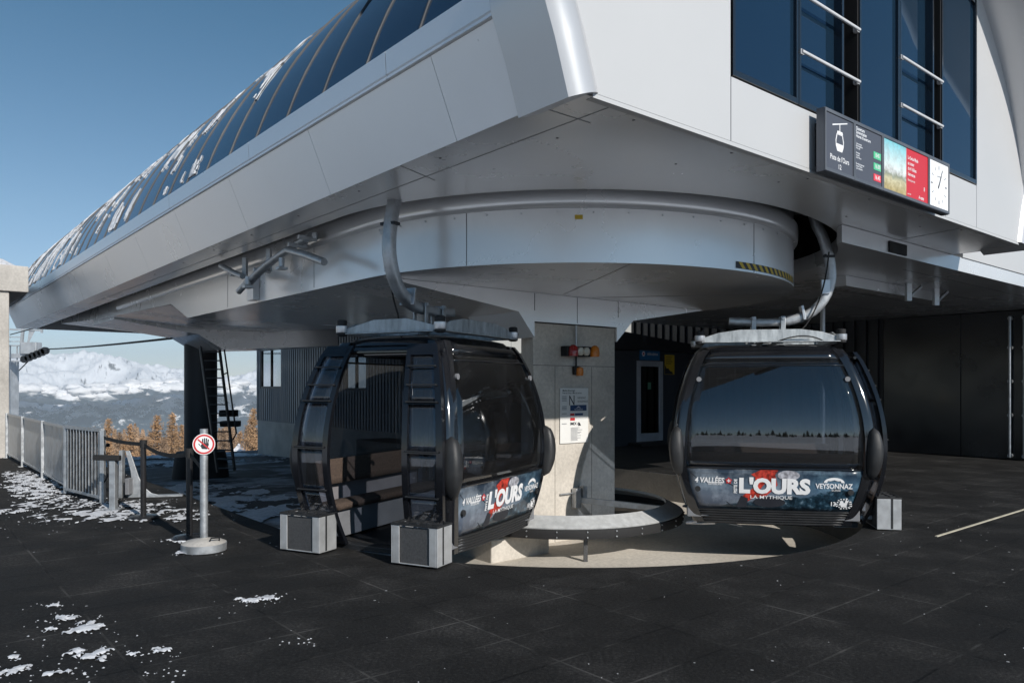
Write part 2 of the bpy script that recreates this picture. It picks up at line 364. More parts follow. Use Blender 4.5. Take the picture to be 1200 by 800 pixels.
# ------------------------------------------------------------------ text
def text_geo(s, size=.1, bold=0.0, shear=0.0, align='CENTER', sx=1.0, w=None):
    cu = bpy.data.curves.new('txt', 'FONT'); cu.body = s; cu.size = size; cu.offset = bold*size; cu.shear = shear
    cu.align_x = align; cu.align_y = 'CENTER'; cu.resolution_u = 3
    o = bpy.data.objects.new('txt', cu); COL.objects.link(o)
    dg = bpy.context.evaluated_depsgraph_get(); me = bpy.data.meshes.new_from_object(o.evaluated_get(dg))
    pts = [(v.co.x*sx, v.co.y) for v in me.vertices]; fs = [tuple(p.vertices) for p in me.polygons]
    if w and pts:
        a_, b_ = min(p[0] for p in pts), max(p[0] for p in pts); k_ = w/(b_-a_); m_ = (a_+b_)/2
        pts = [((p[0]-m_)*k_, p[1]) for p in pts]
    bpy.data.objects.remove(o); bpy.data.curves.remove(cu); bpy.data.meshes.remove(me)
    return pts, fs
def put_text(mb, s, fn, x, y, size=.1, **k):     # fn(a, b) -> 3D arguments for mb.T
    pts, fs = text_geo(s, size, **k)
    mb.add([fn(x+a, y+b) for a, b in pts], fs)
def disc2d(cx, cy, rx, ry, n=24, a0=0, a1=2*PI): return [(cx+rx*math.cos(a0+(a1-a0)*i/n), cy+ry*math.sin(a0+(a1-a0)*i/n)) for i in range(n)]
def put_poly(mb, pts, fn):
    mb.add([fn(a, b) for a, b in pts], [tuple(range(len(pts)))])

# ================================================================== GROUND
PIT = 3.9; ZP = -.5
def pit_outline(u1, n=48):
    pts = [(u1, -PIT)]
    pts += [(-PIT*math.sin(PI*i/n), -PIT*math.cos(PI*i/n)) for i in range(n+1)]
    pts += [(u1, PIT)]
    return pts
UE = 13.2                                  # where the matting ends on the valley side
mb = MB(P)
pl = pit_outline(UE)
outer = []
FU, FL, FR = 11.0, 9.5, 26.0              # matting: metres in front, to the left, to the right
for (u, v) in pl:                         # push every outline point outwards to the frame
    if u >= UE: outer.append((UE, -FL if v < 0 else FR))
    elif u <= 0:
        a = math.atan2(v, u-.001); c_, s_q = math.cos(a), math.sin(a)
        d = max(abs(c_)/FU, abs(s_q)/(FL if s_q < 0 else FR)); outer.append((c_/d, s_q/d))
n = len(pl)
# sheet between pit and frame
mb.add([(u, v, 0) for u, v in pl]+[(u, v, 0) for u, v in outer], [(i, i+1, n+i+1, n+i) for i in range(n-1)])
fi = [k_ for k_ in range(n-1) if (abs(outer[k_][0]+FU) < 1e-3) != (abs(outer[k_+1][0]+FU) < 1e-3)]
for k_ in fi:
    o0, o1 = outer[k_], outer[k_+1]; cv = -FL if o0[1] < 0 else FR
    mb.add([(*o0, 0), (*o1, 0), (-FU, cv, 0)], [(0, 1, 2)])
mb.build('matting', M['rubber_matting'], recalc=True)['kind'] = 'structure'
# kerb wall of the pit
mb = MB(P)
mb.add([(u, v, -.004) for u, v in pl]+[(u, v, ZP-.5) for u, v in pl], [(i+1, i, n+i, n+i+1) for i in range(n-1)])
mb.box(UE, UE+.15, -FL, -PIT, -2.0, -.004); mb.box(UE, UE+.15, PIT, 26, -2.0, -.004)
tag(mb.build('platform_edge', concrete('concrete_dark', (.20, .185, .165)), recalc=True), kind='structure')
# pit floor / track ground
def track_z(u): 
    if u < 4: return ZP
    if u < 13: return ZP-(u-4)/9*.45
    return -.95-(u-13)*.03
mb = MB(P)
us = [-4.6, -2, 0, 2, 4, 7, 10, 13.3]
for i in range(len(us)-1):
    mb.add([(us[i], -4.2, track_z(us[i])), (us[i+1], -4.2, track_z(us[i+1])), (us[i+1], 4.2, track_z(us[i+1])), (us[i], 4.2, track_z(us[i]))], [(0,1,2,3)])
us = [13.3, 16, 20, 24, 27.5]
for i in range(len(us)-1):
    mb.add([(us[i], -30, track_z(us[i])), (us[i+1], -30, track_z(us[i+1])), (us[i+1], 26, track_z(us[i+1])), (us[i], 26, track_z(us[i]))], [(0,1,2,3)])
tag(mb.build('track_floor', M['track_ground'], recalc=True), kind='structure')
# the hillside falling away to the valley, and the snowfields around
def hill_z(u, v):
    w = noise.noise(Vector((u*.02, v*.02, 0)))
    if u > 27: 
        d = u-27; return -1.37-.11*d-.0006*max(0, d-20)**1.5*4 - .00012*max(0, d-60)**2 + w*min(1, d/20)*1.2
    return -1.37
mb = MB(P)
us = [27.5+3*i for i in range(20)]+[90*1.18**i for i in range(24)]
vs = [-900, -500, -300, -200, -140]+[-110+6*i for i in range(37)]+[140, 200, 300, 500, 900]
for i in range(len(us)-1):
    for j in range(len(vs)-1):
        q = [(us[i], vs[j]), (us[i+1], vs[j]), (us[i+1], vs[j+1]), (us[i], vs[j+1])]
        mb.add([(a, b, max(-1500, hill_z(a, b))) for a, b in q], [(0,1,2,3)])
tag(mb.build('hillside', M['terrain'], smooth=60, recalc=True), kind='structure')
mb = MB(P)                                 # piste behind the photographer and beside the matting
def piste(i, j):
    u = -11 - 485*i**1.8; v = -380+760*j; d = -u-11
    return (u, v, -.03 + d*.05 + noise.noise(Vector((u*.01, v*.01, 3)))*min(1, d/60)*6 + .25*noise.noise(Vector((u*.15, v*.15, 3)))*min(1, d/10))
mb.grid(piste, 60, 90)
def side(u, v0, d, sg):
    w_ = max(0, min(1, (u-11)/3)); return (u, v0+sg*d, -.03 - 1.35*w_ + .2*noise.noise(Vector((u*.2, d*.2, 1)))*min(1, d/8))
mb.grid(lambda i, j: side(-11+24.1*i, -9.5, 300*j**2.2, -1), 24, 30)
mb.grid(lambda i, j: side(-11+24.1*i, 26, 300*j**2.2, 1), 24, 20)
tag(mb.build('snowfield', M['terrain'], smooth=60, recalc=True), kind='structure')

rnd = random.Random(21); mb = MB(P)
for k in range(520):
    u_ = -95-80*rnd.random(); v_ = -260+520*rnd.random(); h_ = rnd.uniform(4, 15)*(.35+1.1*abs(noise.noise(Vector((v_*.03, 0, 8))))); d_ = -u_-11; z_ = -.03+d_*.05-1
    n_ = 7
    for q in range(5):
        zb_ = z_+h_*(.08+.18*q); rr_ = h_*.17*(1-q/5.6)*rnd.uniform(.85, 1.15); b0 = len(mb.v)
        for w_ in range(n_): mb.v.append(P(u_+rr_*rnd.uniform(.7, 1.2)*math.cos(2*PI*w_/n_), v_+rr_*rnd.uniform(.7, 1.2)*math.sin(2*PI*w_/n_), zb_))
        mb.v.append(P(u_, v_, zb_+h_*.27)); mb.f += [(b0+w_, b0+(w_+1) % n_, b0+n_) for w_ in range(n_)]
tag(mb.build('forest', M['spruce']), 'dark spruce wood far behind the photographer, mirrored in cabin glass', 'forest', kind='stuff')
# snow patches lying on the matting: real relief cut out of a noise field
def snow_cells(mb, cx, cy, rx, ry, step, thr, h=.02, ang=0, z0=.004, seed=0, sc1=7.5):
    ca, sa = math.cos(ang), math.sin(ang)
    nx, ny = int(rx*2/step)+2, int(ry*2/step)+2
    val = {}
    for i in range(nx+1):
        for j in range(ny+1):
            a = -rx+i*step; b = -ry+j*step
            x, y = cx+a*ca-b*sa, cy+a*sa+b*ca
            q = 1-(a/rx)**2-(b/ry)**2
            nv = noise.fractal(Vector((x*sc1+seed, y*sc1*.7, seed*.7)), .55, 2.2, 7)
            val[i, j] = (x, y, nv*1.15+q*.55-thr-.05)
    idx = {}
    def vid(i, j):
        if (i, j) not in idx:
            x, y, w = val[i, j]; idx[i, j] = len(mb.v)
            mb.v.append(Vector((x, y, z0+max(0, min(1, w*3))*h + max(0, w)*.3*h)))
        return idx[i, j]
    for i in range(nx):
        for j in range(ny):
            c = [(i, j), (i+1, j), (i+1, j+1), (i, j+1)]
            g = [k for k in c if val[k][2] > 0]
            if len(g) == 4: mb.f.append(tuple(vid(*k) for k in c))
            elif len(g) == 3: mb.f.append(tuple(vid(*k) for k in g))
mb = MB()
sp = [  # photo pixel centre, half sizes in metres (across, away), threshold
 (45, 573, .45, 1.9, .33, .70), (66, 592, .8, .6, .55, .5), (115, 603, .8, .5, .42, .3), (150, 606, .95, .45, .35, 0), (190, 600, .7, .4, .4, 0),
 (215, 634, .22, .12, .2, 0), (214, 648, .14, .08, .2, 0), (298, 703, .20, .10, .25, 0), (85, 738, .20, .14, .35, .6), (105, 766, .22, .10, .3, -.3),
 (180, 764, .16, .07, .35, 0), (8, 782, .17, .18, .35, .3), (70, 790, .2, .05, .6, 0), (60, 710, .07, .05, .3, .6), (75, 724, .12, .06, .3, -.5),
 (205, 788, .08, .05, .35, 0), (130, 592, .8, .5, .35, 0), (30, 560, .3, 1.4, .35, .7), (2, 600, .3, .2, .3, 0), (350, 752, .05, .03, .2, 0)]
for k, (px, py, rx, ry, th, an) in enumerate(sp):
    x, y = ground(px, py); snow_cells(mb, x, y, rx, ry, .011 if rx < .5 else .025, th-.03, .012, an, .004, k*3.1)
rnd = random.Random(9)
def crumb(x, y, r):
    k = rnd.randint(4, 6); b0 = len(mb.v); a0_ = rnd.uniform(0, 6)
    pts = [(x+r*rnd.uniform(.6, 1.3)*math.cos(a0_+2*PI*q/k), y+r*rnd.uniform(.6, 1.3)*math.sin(a0_+2*PI*q/k)) for q in range(k)]
    mb.v += [Vector((a, b, .002)) for a, b in pts]+[Vector((x, y, .002+r*.6))]
    mb.f += [(b0+q, b0+(q+1) % k, b0+k) for q in range(k)]
for (px, py, rx, ry, th, an) in sp:
    x, y = ground(px, py)
    for q in range(int(14+30*rx)): crumb(x+rnd.gauss(0, rx*1.1), y+rnd.gauss(0, ry*1.3), rnd.uniform(.003, .010))
for q in range(220):
    u_, v_ = rnd.uniform(-10, -3.9), rnd.uniform(-7, 9)
    if u_*u_+v_*v_ > 17: p_ = P(u_, v_, 0); crumb(p_.x, p_.y, rnd.uniform(.003, .008))
tag(mb.build('snow_remnants', M['snow'], smooth=70, recalc=False), 'broken white patches of old snow on the black matting', 'snow', kind='stuff')
mb = MB()
for k, (u, v, rx, ry) in enumerate([(1.5, -3.2, .7, 2.0), (4.5, -2.8, 1.2, 1.8), (8, -2.4, 1.6, 1.5), (5.5, -.2, 1.3, .8), (11.5, -1.5, 2, 1.0), (18, -6, 4, 2), (21, 0, 5, 1.2), (24, 4, 5, 1.0), (20, -12, 5, 2), (25, -8, 7, 1.2)]):
    c = P(u, v, 0); snow_cells(mb, c.x, c.y, rx, ry, .06, .12, .03, .3, track_z(u)+.03, 40+k*2.3, 1.6)
tag(mb.build('trackside_snow', M['snow'], smooth=70), 'thin bluish snow lying on the shaded track floor', 'snow', kind='stuff')

mb = MB(P); mb.box(-4.445, -4.415, 1.45, 14, -.01, .008)
tag(mb.build('threshold_strip', M['brass'], bevel=.002), 'thin pale metal strip set in the black matting at right', 'floor strip')

# ================================================================== STATION
S = thing('gondola_station', 'silver gondola lift station with arched blue glass roof on concrete pillar and steel column', 'lift station')
UF = -4.356; ZS = 3.55; UB = 21.9
RC, ZC = 4.47, 3.0
def env(s):      # outline of the hull: s 0..1 from left foot over the top to right foot (v, z)
    pts = []
    return pts
# soffit with a slot for the hangers
SLOT = 3.46
def PW(u, v, z): return P(u, v+(.5*min(1, v/2.0) if v > 0 else 0), z)
def soff():
    mb = MB(PW); n = 48
    inner = [(8.0, -SLOT)]+[(-SLOT*math.sin(PI*i/n), -SLOT*math.cos(PI*i/n)) for i in range(n+1)]+[(8.0, SLOT)]
    out = []
    for (u, v) in inner:
        if u > 7.9: out.append((8.0, math.copysign(3.99, v)))
        elif abs(v) >= SLOT-.001: out.append((0, math.copysign(3.99, v)))
        else:
            a = math.atan2(v, u); d = max(abs(math.cos(a))/(-UF), abs(math.sin(a))/3.99); out.append((math.cos(a)/d, math.sin(a)/d))
    k = len(inner)
    for q in range(k-1):
        if (abs(out[q][0]-UF) < 1e-3) != (abs(out[q+1][0]-UF) < 1e-3): mb.add([(*out[q], ZS), (*out[q+1], ZS), (UF, -3.99 if out[q][1] < 0 else 3.99, ZS)], [(0, 1, 2)])
    mb.add([(u, v, ZS) for u, v in inner]+[(u, v, ZS) for u, v in out], [(i, i+1, k+i+1, k+i) for i in range(k-1)])
    mb.add([(u, v, ZS) for u, v in inner]+[(u, v, ZS+.04) for u, v in inner], [(i, i+1, k+i+1, k+i) for i in range(k-1)])
    # left overhang strip and right one further along
    mb.box(8.0, UB, -3.99, -SLOT, ZS, ZS+.03); mb.box(8.0, UB, SLOT, 3.99, ZS, ZS+.03)
    return mb.build('soffit', M['soffit'], S, recalc=True)
soff()
mb = MB(P)                                  # panel joints of the soffit, thin recessed-looking battens
def joint(u0, v0, u1, v1): mb.bar((u0, v0, ZS-.0015), (u1, v1, ZS-.0015), .007, .004)
joint(UF+.02, -3.62, 12, -3.72); joint(UF, 2.55, -1.8, 3.2)
joint(-4.0, -3.99, -4.0, -3.5); joint(-2.2, -3.99, -2.0, -3.5)
mb.build('soffit_joints', M['fascia_gap'], S)
mb = MB(P); mb.box(-3.7, UB-.3, -3.97, 3.97, 4.30, 4.36); mb.box(4.5, UB-.3, -3.55, -3.50, ZS+.05, 4.3); mb.box(-3.7, UB-.3, 3.7, 3.75, ZS+.05, 4.3)
mb.build('machine_deck', M['black_gap'], S)

for (u_, v_) in [(UF+.12, -3.3), (UF+.12, -2.1), (UF+.12, -.9), (UF+.12, .3), (UF+.12, 1.5), (UF+.12, 2.7), (-3.6, -3.45), (-3.75, -2.2), (-4.0, -1.0), (-3.7, .9), (-4.0, 2.1), (-3.3, 3.0), (-2.6, -3.85), (-1.2, -3.85), (.2, -3.85), (1.6, -3.85), (3.0, -3.85), (4.4, -3.85), (6, -3.85)]:
    mb = MB(P); mb.tube([(u_, v_, ZS-.004), (u_, v_, ZS+.002)], .011, 10); mb.build('soffit_bolt', M['fascia_seam'], S)
# left and right fascia: leaning sheets with panel joints
for sgn in (-1, 1):
    g = .003
    edges = [-3.86, -3.05, -.9, 1.3, 3.5, 5.7, 7.9, 10.1, 12.3, 14.5, 16.7, 18.9, 20.6, UB]
    for i in range(len(edges)-1):
        mb = MB(PW); a, b = edges[i]+g, edges[i+1]-g
        sec = [(4.0, ZS-.002), (4.245, 4.14), (4.205, 4.16), (3.96, ZS+.01)]
        mb.poly_prism([(a, sgn*o, z) for o, z in sec], [(b, sgn*o, z) for o, z in sec])
        mb.build('fascia_panel', M['fascia'], S, recalc=True)
    mb = MB(PW)
    sec = [(3.97, ZS+.02), (4.20, 4.13), (4.15, 4.13), (3.92, ZS+.02)]
    mb.poly_prism([(-3.86, sgn*o, z) for o, z in sec], [(UB-.02, sgn*o, z) for o, z in sec])
    mb.build('fascia_backing', M['fascia_gap'], S, recalc=True)
    mb = MB(PW)                              # gutter
    sec = [(4.15, 4.145), (4.275, 4.145), (4.275, 4.165), (4.255, 4.175), (4.275, 4.185), (4.285, 4.37), (4.2, 4.37)]
    for a, b in [(-3.88, -2.45), (-2.44, .55), (.56, 3.6), (3.61, 6.6), (6.61, 9.6), (9.61, 12.6), (12.61, 15.6), (15.61, 18.6), (18.61, UB)]:
        mb.poly_prism([(a, sgn*o, z) for o, z in sec], [(b, sgn*o, z) for o, z in sec])
    mb.build('gutter', M['fascia'], S, recalc=True)
# hull ends
mb = MB(PW)
arc = [(4.0, ZS), (4.24, 4.14), (4.27, 4.36)]
a0 = math.acos(4.25/RC)
full = [(-o, z) for o, z in arc]+[(-RC*math.cos(a0+(PI-2*a0)*i/40), ZC+RC*math.sin(a0+(PI-2*a0)*i/40)) for i in range(41)]+[(o, z) for o, z in arc[::-1]]
mb.poly_prism([(UB-.05, v, z) for v, z in full], [(UB, v, z) for v, z in full])
mb.build('end_wall', M['fascia'], S, recalc=True)
# roof glass
mb = MB(PW)
def roofpt(i, j, r=RC): a = a0+(PI-2*a0)*j; return (-3.9+(UB+3.9)*i, -r*math.cos(a), ZC+r*math.sin(a))
mb.grid(roofpt, 1, 64)
mb.build('roof_glass', M['facade_glass'], S, smooth=60, recalc=True)
k = 0; u = -2.91-.83
while u < UB:
    mb = MB(PW)
    sec = [(-.010, -.01), (.010, -.01), (.008, .014), (-.008, .014)]
    pts = []
    nn = 40; base = 0
    for q in range(nn+1):
        a = a0+(PI-2*a0)*q/nn
        for du, dr in sec: mb.v.append(PW(u+du, -(RC+dr)*math.cos(a), ZC+(RC+dr)*math.sin(a)))
    for q in range(nn):
        for w in range(4): mb.f.append((q*4+w, q*4+(w+1) % 4, (q+1)*4+(w+1) % 4, (q+1)*4+w))
    mb.build('roof_rib', M['anthracite'], S, smooth=40, recalc=True)
    u += .83; k += 1
# snow left on the roof
mb = MB(PW)
st = .032
for iu in range(int((UB-1.3)/st)):
    uu = 1.2+iu*st; dens = min(1, (uu-.5)/13)
    for ia in range(118):
        a = a0+.02+ia*.0072
        nv = .85*noise.fractal(Vector((uu*2.2, a*5.0, 5.5)), .8, 2.3, 5)+.35*noise.noise(Vector((uu*1.2, a*1.5, 1)))
        if (uu+3.74) % .83 < .12: nv -= .25
        if nv + dens*.33 > .48+ .25*abs(a-a0-.25)+.05*noise.noise(Vector((uu*9, a*22, 4))):
            def q(du, da, h): return (uu+du, -(RC+h)*math.cos(a+da), ZC+(RC+h)*math.sin(a+da))
            h = .012+.012*noise.noise(Vector((uu*7, a*20, 2)))
            mb.add([q(0, 0, .004), q(st, 0, .004), q(st, .0072, .004), q(0, .0072, .004), q(0, 0, h), q(st, 0, h), q(st, .0072, h), q(0, .0072, h)], [(4,5,6,7), (0,1,5,4), (1,2,6,5), (2,3,7,6), (3,0,4,7)])
for ii in range(1):
    a = a0+.95
    mb.tube([(10+.5*i, -(RC+.02)*math.cos(a+.03*math.sin(i)), ZC+(RC+.02)*math.sin(a+.03*math.sin(i))) for i in range(24)], [.02+.05*abs(math.sin(i*1.7)) for i in range(24)], 6)
tag(mb.build('roof_snow', M['snow'], smooth=50, recalc=True), 'streaks of snow clinging to the blue glass roof', 'snow', kind='stuff')

# arch rim with rounded nose
def rim_path(n=60):
    left = [(-4.06, ZS-.055), (-4.18, 3.85), (-4.30, 4.14)]
    arc = []
    for i in range(1, n): a = a0+(PI-2*a0)*i/n; arc.append((-(RC+.09)*math.cos(a), ZC+(RC+.09)*math.sin(a)))
    right = [(-v, z) for v, z in left[::-1]]
    return left+[(-4.345, 4.36)]+arc+[(4.345, 4.36)]+right
mb = MB(PW); path = rim_path()
m_ = 0
for i, (v, z) in enumerate(path):
    p0 = path[max(0, i-1)]; p1 = path[min(len(path)-1, i+1)]
    tx, tz = p1[0]-p0[0], p1[1]-p0[1]; l = math.hypot(tx, tz); nx_, nz_ = tz/l, -tx/l     # inward normal
    pr = .0+.75*max(0, min(1, (z-4.2)/2.2))
    t_ = .33
    ph = [math.radians(40+140*k/10) for k in range(11)]; sec = [(-3.86, 0)]+[(UF-pr-.17*(math.sin(f)-math.sin(ph[0])), t_*(math.cos(ph[0])-math.cos(f))/(1+math.cos(ph[0]))) for f in ph]+[(UF+.02, t_), (-3.86, t_)]
    m_ = len(sec)
    for (uu, w) in sec: mb.v.append(PW(uu, v+nx_*w, z+nz_*w))
for i in range(len(path)-1):
    for k in range(m_): mb.f.append((i*m_+k, i*m_+(k+1) % m_, (i+1)*m_+(k+1) % m_, (i+1)*m_+k))
mb.f.append(tuple(range(m_))); mb.f.append(tuple((len(path)-1)*m_+k for k in range(m_)))
mb.build('arch_rim', M['rim'], S, smooth=35, recalc=True)
# front facade: cladding panels round the glazing
def arch_top(v): 
    r = RC-.12
    return ZC+math.sqrt(max(0, r*r-v*v))
def vleft(z): return -(3.80+(z-ZS)*.35) if z < 4.2 else -4.02
def facade_panel(v0, v1, z0, z1f):
    mb = MB(P); n = 12; bot = [(v0+(v1-v0)*i/n) for i in range(n+1)]
    pts = [(v, z0) for v in bot]+[(v, z1f(v)) for v in bot[::-1]]
    mb.poly_prism([(UF, v, z) for v, z in pts], [(UF+.04, v, z) for v, z in pts])
    mb.build('facade_panel', M['white_panel'], S, recalc=True)
WZ0, WZ1 = 4.10, 6.95
g = .005
def edge_panel(sg, vi, ztop_in):   # sg -1 left, 1 right
    n = 12; le = [(-3.86, ZS+.03), (-3.98, 3.85), (-4.10, 4.2), (-4.12, 4.55)]
    top = [(-4.05+(4.05+(-abs(vi)))*i/n, 0) for i in range(n+1)]
    pts = le+[(v, arch_top(v)) for v, _ in top]+[(-abs(vi), ZS+.03)]
    pts = [(v if sg < 0 else -v, z) for v, z in pts]
    mb = MB(PW); mb.poly_prism([(UF, v, z) for v, z in pts], [(UF+.04, v, z) for v, z in pts]); mb.build('facade_panel', M['white_panel'], S, recalc=True)
edge_panel(-1, 2.285+g, 0)
facade_panel(-2.285+g, -.9, ZS+.03, lambda v: WZ0-.012)
facade_panel(-.9+2*g, 1.9, ZS+.03, lambda v: WZ0-.012)
facade_panel(1.9+2*g, 2.835, ZS+.03, lambda v: WZ0-.012)
edge_panel(1, 2.345, 0)
facade_panel(-2.285+g, 2.835, WZ1+.02, arch_top)
mb = MB(P); mb.box(UF-.002, UF+.06, -3.84, 4.34, ZS-.004, ZS+.026); mb.build('drip_edge', M['white_panel'], S)
mb = MB(P)
mb.box(UF+.41, UF+.43, -4.0, 4.45, 3.6, 7.2)
mb.build('facade_backing', M['black_gap'], S)
# windows
def window(v0, v1, rails=False, dark=False):
    fr = MB(P); fw = .035; z0, z1 = WZ0, WZ1
    for a, b, c, d in ((v0, v0+fw, z0, z1), (v1-fw, v1, z0, z1), (v0+fw, v1-fw, z0, z0+.05), (v0+fw, v1-fw, z1-.05, z1)):
        fr.box(UF-.012, UF+.08, a, b, c, d)
    f = fr.build('window', M['black_paint'], S, bevel=.003)
    r = .05 if rails else 0
    p = MB(P); p.box(UF+.02+r, UF+.03+r, v0+fw, v1-fw, z0+.05, z1-.05); p.build('pane', M['facade_glass'], f)
    if rails:
        rv = MB(P); rv.box(UF+.085, UF+.1, v0+.004, v1-.004, z0, z1); rv.build('reveal', M['black_paint'], f)
window(-2.27, -1.29)
window(-1.28, -.485, True); window(-.17, .70); window(.71, 1.56, True); window(1.78, 2.82)
for a, b in ((-.48, -.18), (1.565, 1.775)):
    mb = MB(P); mb.box(UF+.22, UF+.25, a, b, WZ0, WZ1); mb.box(UF, UF+.22, a, a+.02, WZ0, WZ1); mb.box(UF, UF+.22, b-.02, b, WZ0, WZ1)
    mb.build('dark_recess', M['black_gap'], S)
for a, b in ((-1.24, -.20), (.74, 1.76)):
    for z in (4.57, 5.07):
        mb = MB(P); mb.tube([(UF-.022, a-.02, z), (UF-.022, b, z)], .016, 12)
        mb.bar((UF-.02, a, z), (UF+.02, a, z), .05, .045); mb.bar((UF-.02, b-.02, z), (UF+.02, b-.02, z), .05, .045)
        mb.build('window_rail', M['rail_alu'], S, smooth=40)

# bullwheel casing (drum) with its straight flanks and the underside
RD = 3.1; ZD = 2.9
def flank(r, u1, n=64):
    return [(u1, -r)]+[(-r*math.sin(PI*i/n), -r*math.cos(PI*i/n)) for i in range(n+1)]+[(u1, r)]
mb = MB(P); o1 = flank(RD, 6.7); k = len(o1)
mb.add([(u, v, ZD) for u, v in o1]+[(u, v, 4.3) for u, v in o1], [(i, i+1, k+i+1, k+i) for i in range(k-1)])
for s in (-1, 1):
    f0 = [(6.7, ZD), (7.75, 3.24), (14.2, 3.38), (19.5, 3.6), (19.5, 4.3), (6.7, 4.3)]
    mb.poly_prism([(u, s*RD, z) for u, z in f0], [(u, s*(RD-.03), z) for u, z in f0])
mb.build('drum_wall', M['soffit'], S, smooth=30, recalc=True)
mb = MB(P)
o2 = flank(RD, 6.7); mb.add([(u, v, ZD+.0) for u, v in o2], [tuple(range(len(o2)))])
o3 = flank(RD-.0, 6.7)
mb.build('drum_underside', M['soffit'], S, recalc=True)
mb = MB(P)                                 # belly behind
sec = lambda zz, zb, w: [(-RD, zz), (-w, zb), (w, zb), (RD, zz)]
st_ = [(6.7, ZD, ZD-.0, 1.2), (7.75, 3.23, 3.02, 1.1), (13.2, 3.36, 3.16, 1.0), (19.5, 3.6, 3.45, 1.2)]
for (a, b) in zip(st_[:-1], st_[1:]):
    A_, B_ = sec(*a[1:]), sec(*b[1:])
    for i in range(3): mb.add([(a[0], *A_[i]), (b[0], *B_[i]), (b[0], *B_[i+1]), (a[0], *A_[i+1])], [(0,1,2,3)])
e = sec(*st_[-1][1:]); mb.add([(19.5, v, z) for v, z in e]+[(19.5, RD, 4.0), (19.5, -RD, 4.0)], [tuple(range(6))])
mb.build('belly', M['soffit'], S, recalc=True)
# lip at the top of the drum
mb = MB(P); lip = [(RD+.002, 3.452), (RD+.03, 3.462), (RD+.05, 3.485), (RD+.056, 3.52), (RD+.056, 3.66), (RD+.0, 3.67)]
n = 64
pl_ = [(12.0, -1)]+[(None, i/n) for i in range(n+1)]+[(8.0, 1)]
m_ = len(lip)
for (uu, q) in pl_:
    for r, z in lip:
        if uu is None: mb.v.append(P(-r*math.sin(PI*q), -r*math.cos(PI*q), z))
        else: mb.v.append(P(uu, q*r, z))
for i in range(len(pl_)-1):
    for k in range(m_-1): mb.f.append((i*m_+k, i*m_+k+1, (i+1)*m_+k+1, (i+1)*m_+k))
mb.build('drum_lip', M['soffit'], S, smooth=50, recalc=True)
# drum seams and rivets
mb = MB(P)
for ang in (-62, 0):
    a = math.radians(ang); r = RD+.0012
    c, s_ = -math.cos(a)*r, math.sin(a)*r; mb.bar((c, s_, ZD+.004), (c, s_, 3.45), .007, .003, up=(UX*math.cos(a)-VX*math.sin(a), UY*math.cos(a)-VY*math.sin(a), 0))
for uu in (1.4, 4.6, 10): mb.bar((uu, -RD-.001, ZD+.03 if uu < 6 else 3.33), (uu, -RD-.001, 3.45), .003, .007)
for ang in (-30, 40): 
    a = math.radians(ang); mb.bar((-math.cos(a)*RD*.99, math.sin(a)*RD*.99, ZD-.0015), (-.3, math.sin(a)*.5, ZD-.0015), .008, .003)
mb.build('drum_seams', M['fascia_seam'], S)
mb = MB(P)
for i in range(26):
    a = math.radians(-85+i*6.8); r = RD+.004
    p = (-math.cos(a)*r, math.sin(a)*r, 3.415-(i % 2)*.006); q = (-math.cos(a)*(r+.008), math.sin(a)*(r+.008), p[2]); mb.tube([p, q], .009, 8)
mb.build('drum_bolts', M['galv'], S)
# yellow sticker
def drum_pt(ang, z, h=.004): a = math.radians(ang); return (-math.cos(a)*(RD+h), math.sin(a)*(RD+h), z)
mb = MB(P); mb.grid(lambda i, j: drum_pt(-40.9+i*1.5, 3.36+(j-.5)*.045), 3, 1); mb.build('warning_sticker', M['yellow_ink'], S)
# hazard tape: black base with yellow slanted bars
mb = MB(P); h0, h1 = -6.0, 25.0
mb.grid(lambda i, j: drum_pt(h0+(h1-h0)*i, 2.925+.075*j, .003), 24, 1); hz = mb.build('hazard_tape', M['dark_ink'], S)
mb = MB(P)
for k in range(13):
    a = h0+.9+k*2.25; mb.add([drum_pt(a+1.1, 2.928, .005), drum_pt(a+2.2, 2.928, .005), drum_pt(a+1.0, 2.997, .005), drum_pt(a-.1, 2.997, .005)], [(0,1,2,3)])
mb.build('yellow_bars', M['yellow_ink'], hz)

# cross casings that carry the hull on the pillar and on the column
def crosscase(u0, u1, pts, name='cross_casing'):
    mb = MB(P); mb.poly_prism([(u0, v, z) for v, z in pts], [(u1, v, z) for v, z in pts]); mb.build(name, M['soffit'], S, recalc=True)
crosscase(-.22, .9, [(-3.02, ZD-.003), (-.98, 2.63), (-.70, 2.30), (-.70, 2.515), (.92, 2.515), (.92, 2.30), (1.28, 2.63), (3.02, ZD-.003)])
crosscase(12.9, 15.3, [(-3.0, 3.30), (-.99, 3.02), (-.35, 2.64), (1.2, 2.72), (3.05, 2.85), (3.05, 3.5), (-3.0, 3.5)])
mb = MB(P)
for v in (-.7, .1, .95): mb.bar((-.2225, v, 2.66 if v != .1 else 2.53), (-.2225, v, ZD-.01), .004, .007)
mb.build('casing_seams', M['steel_dark'], S)

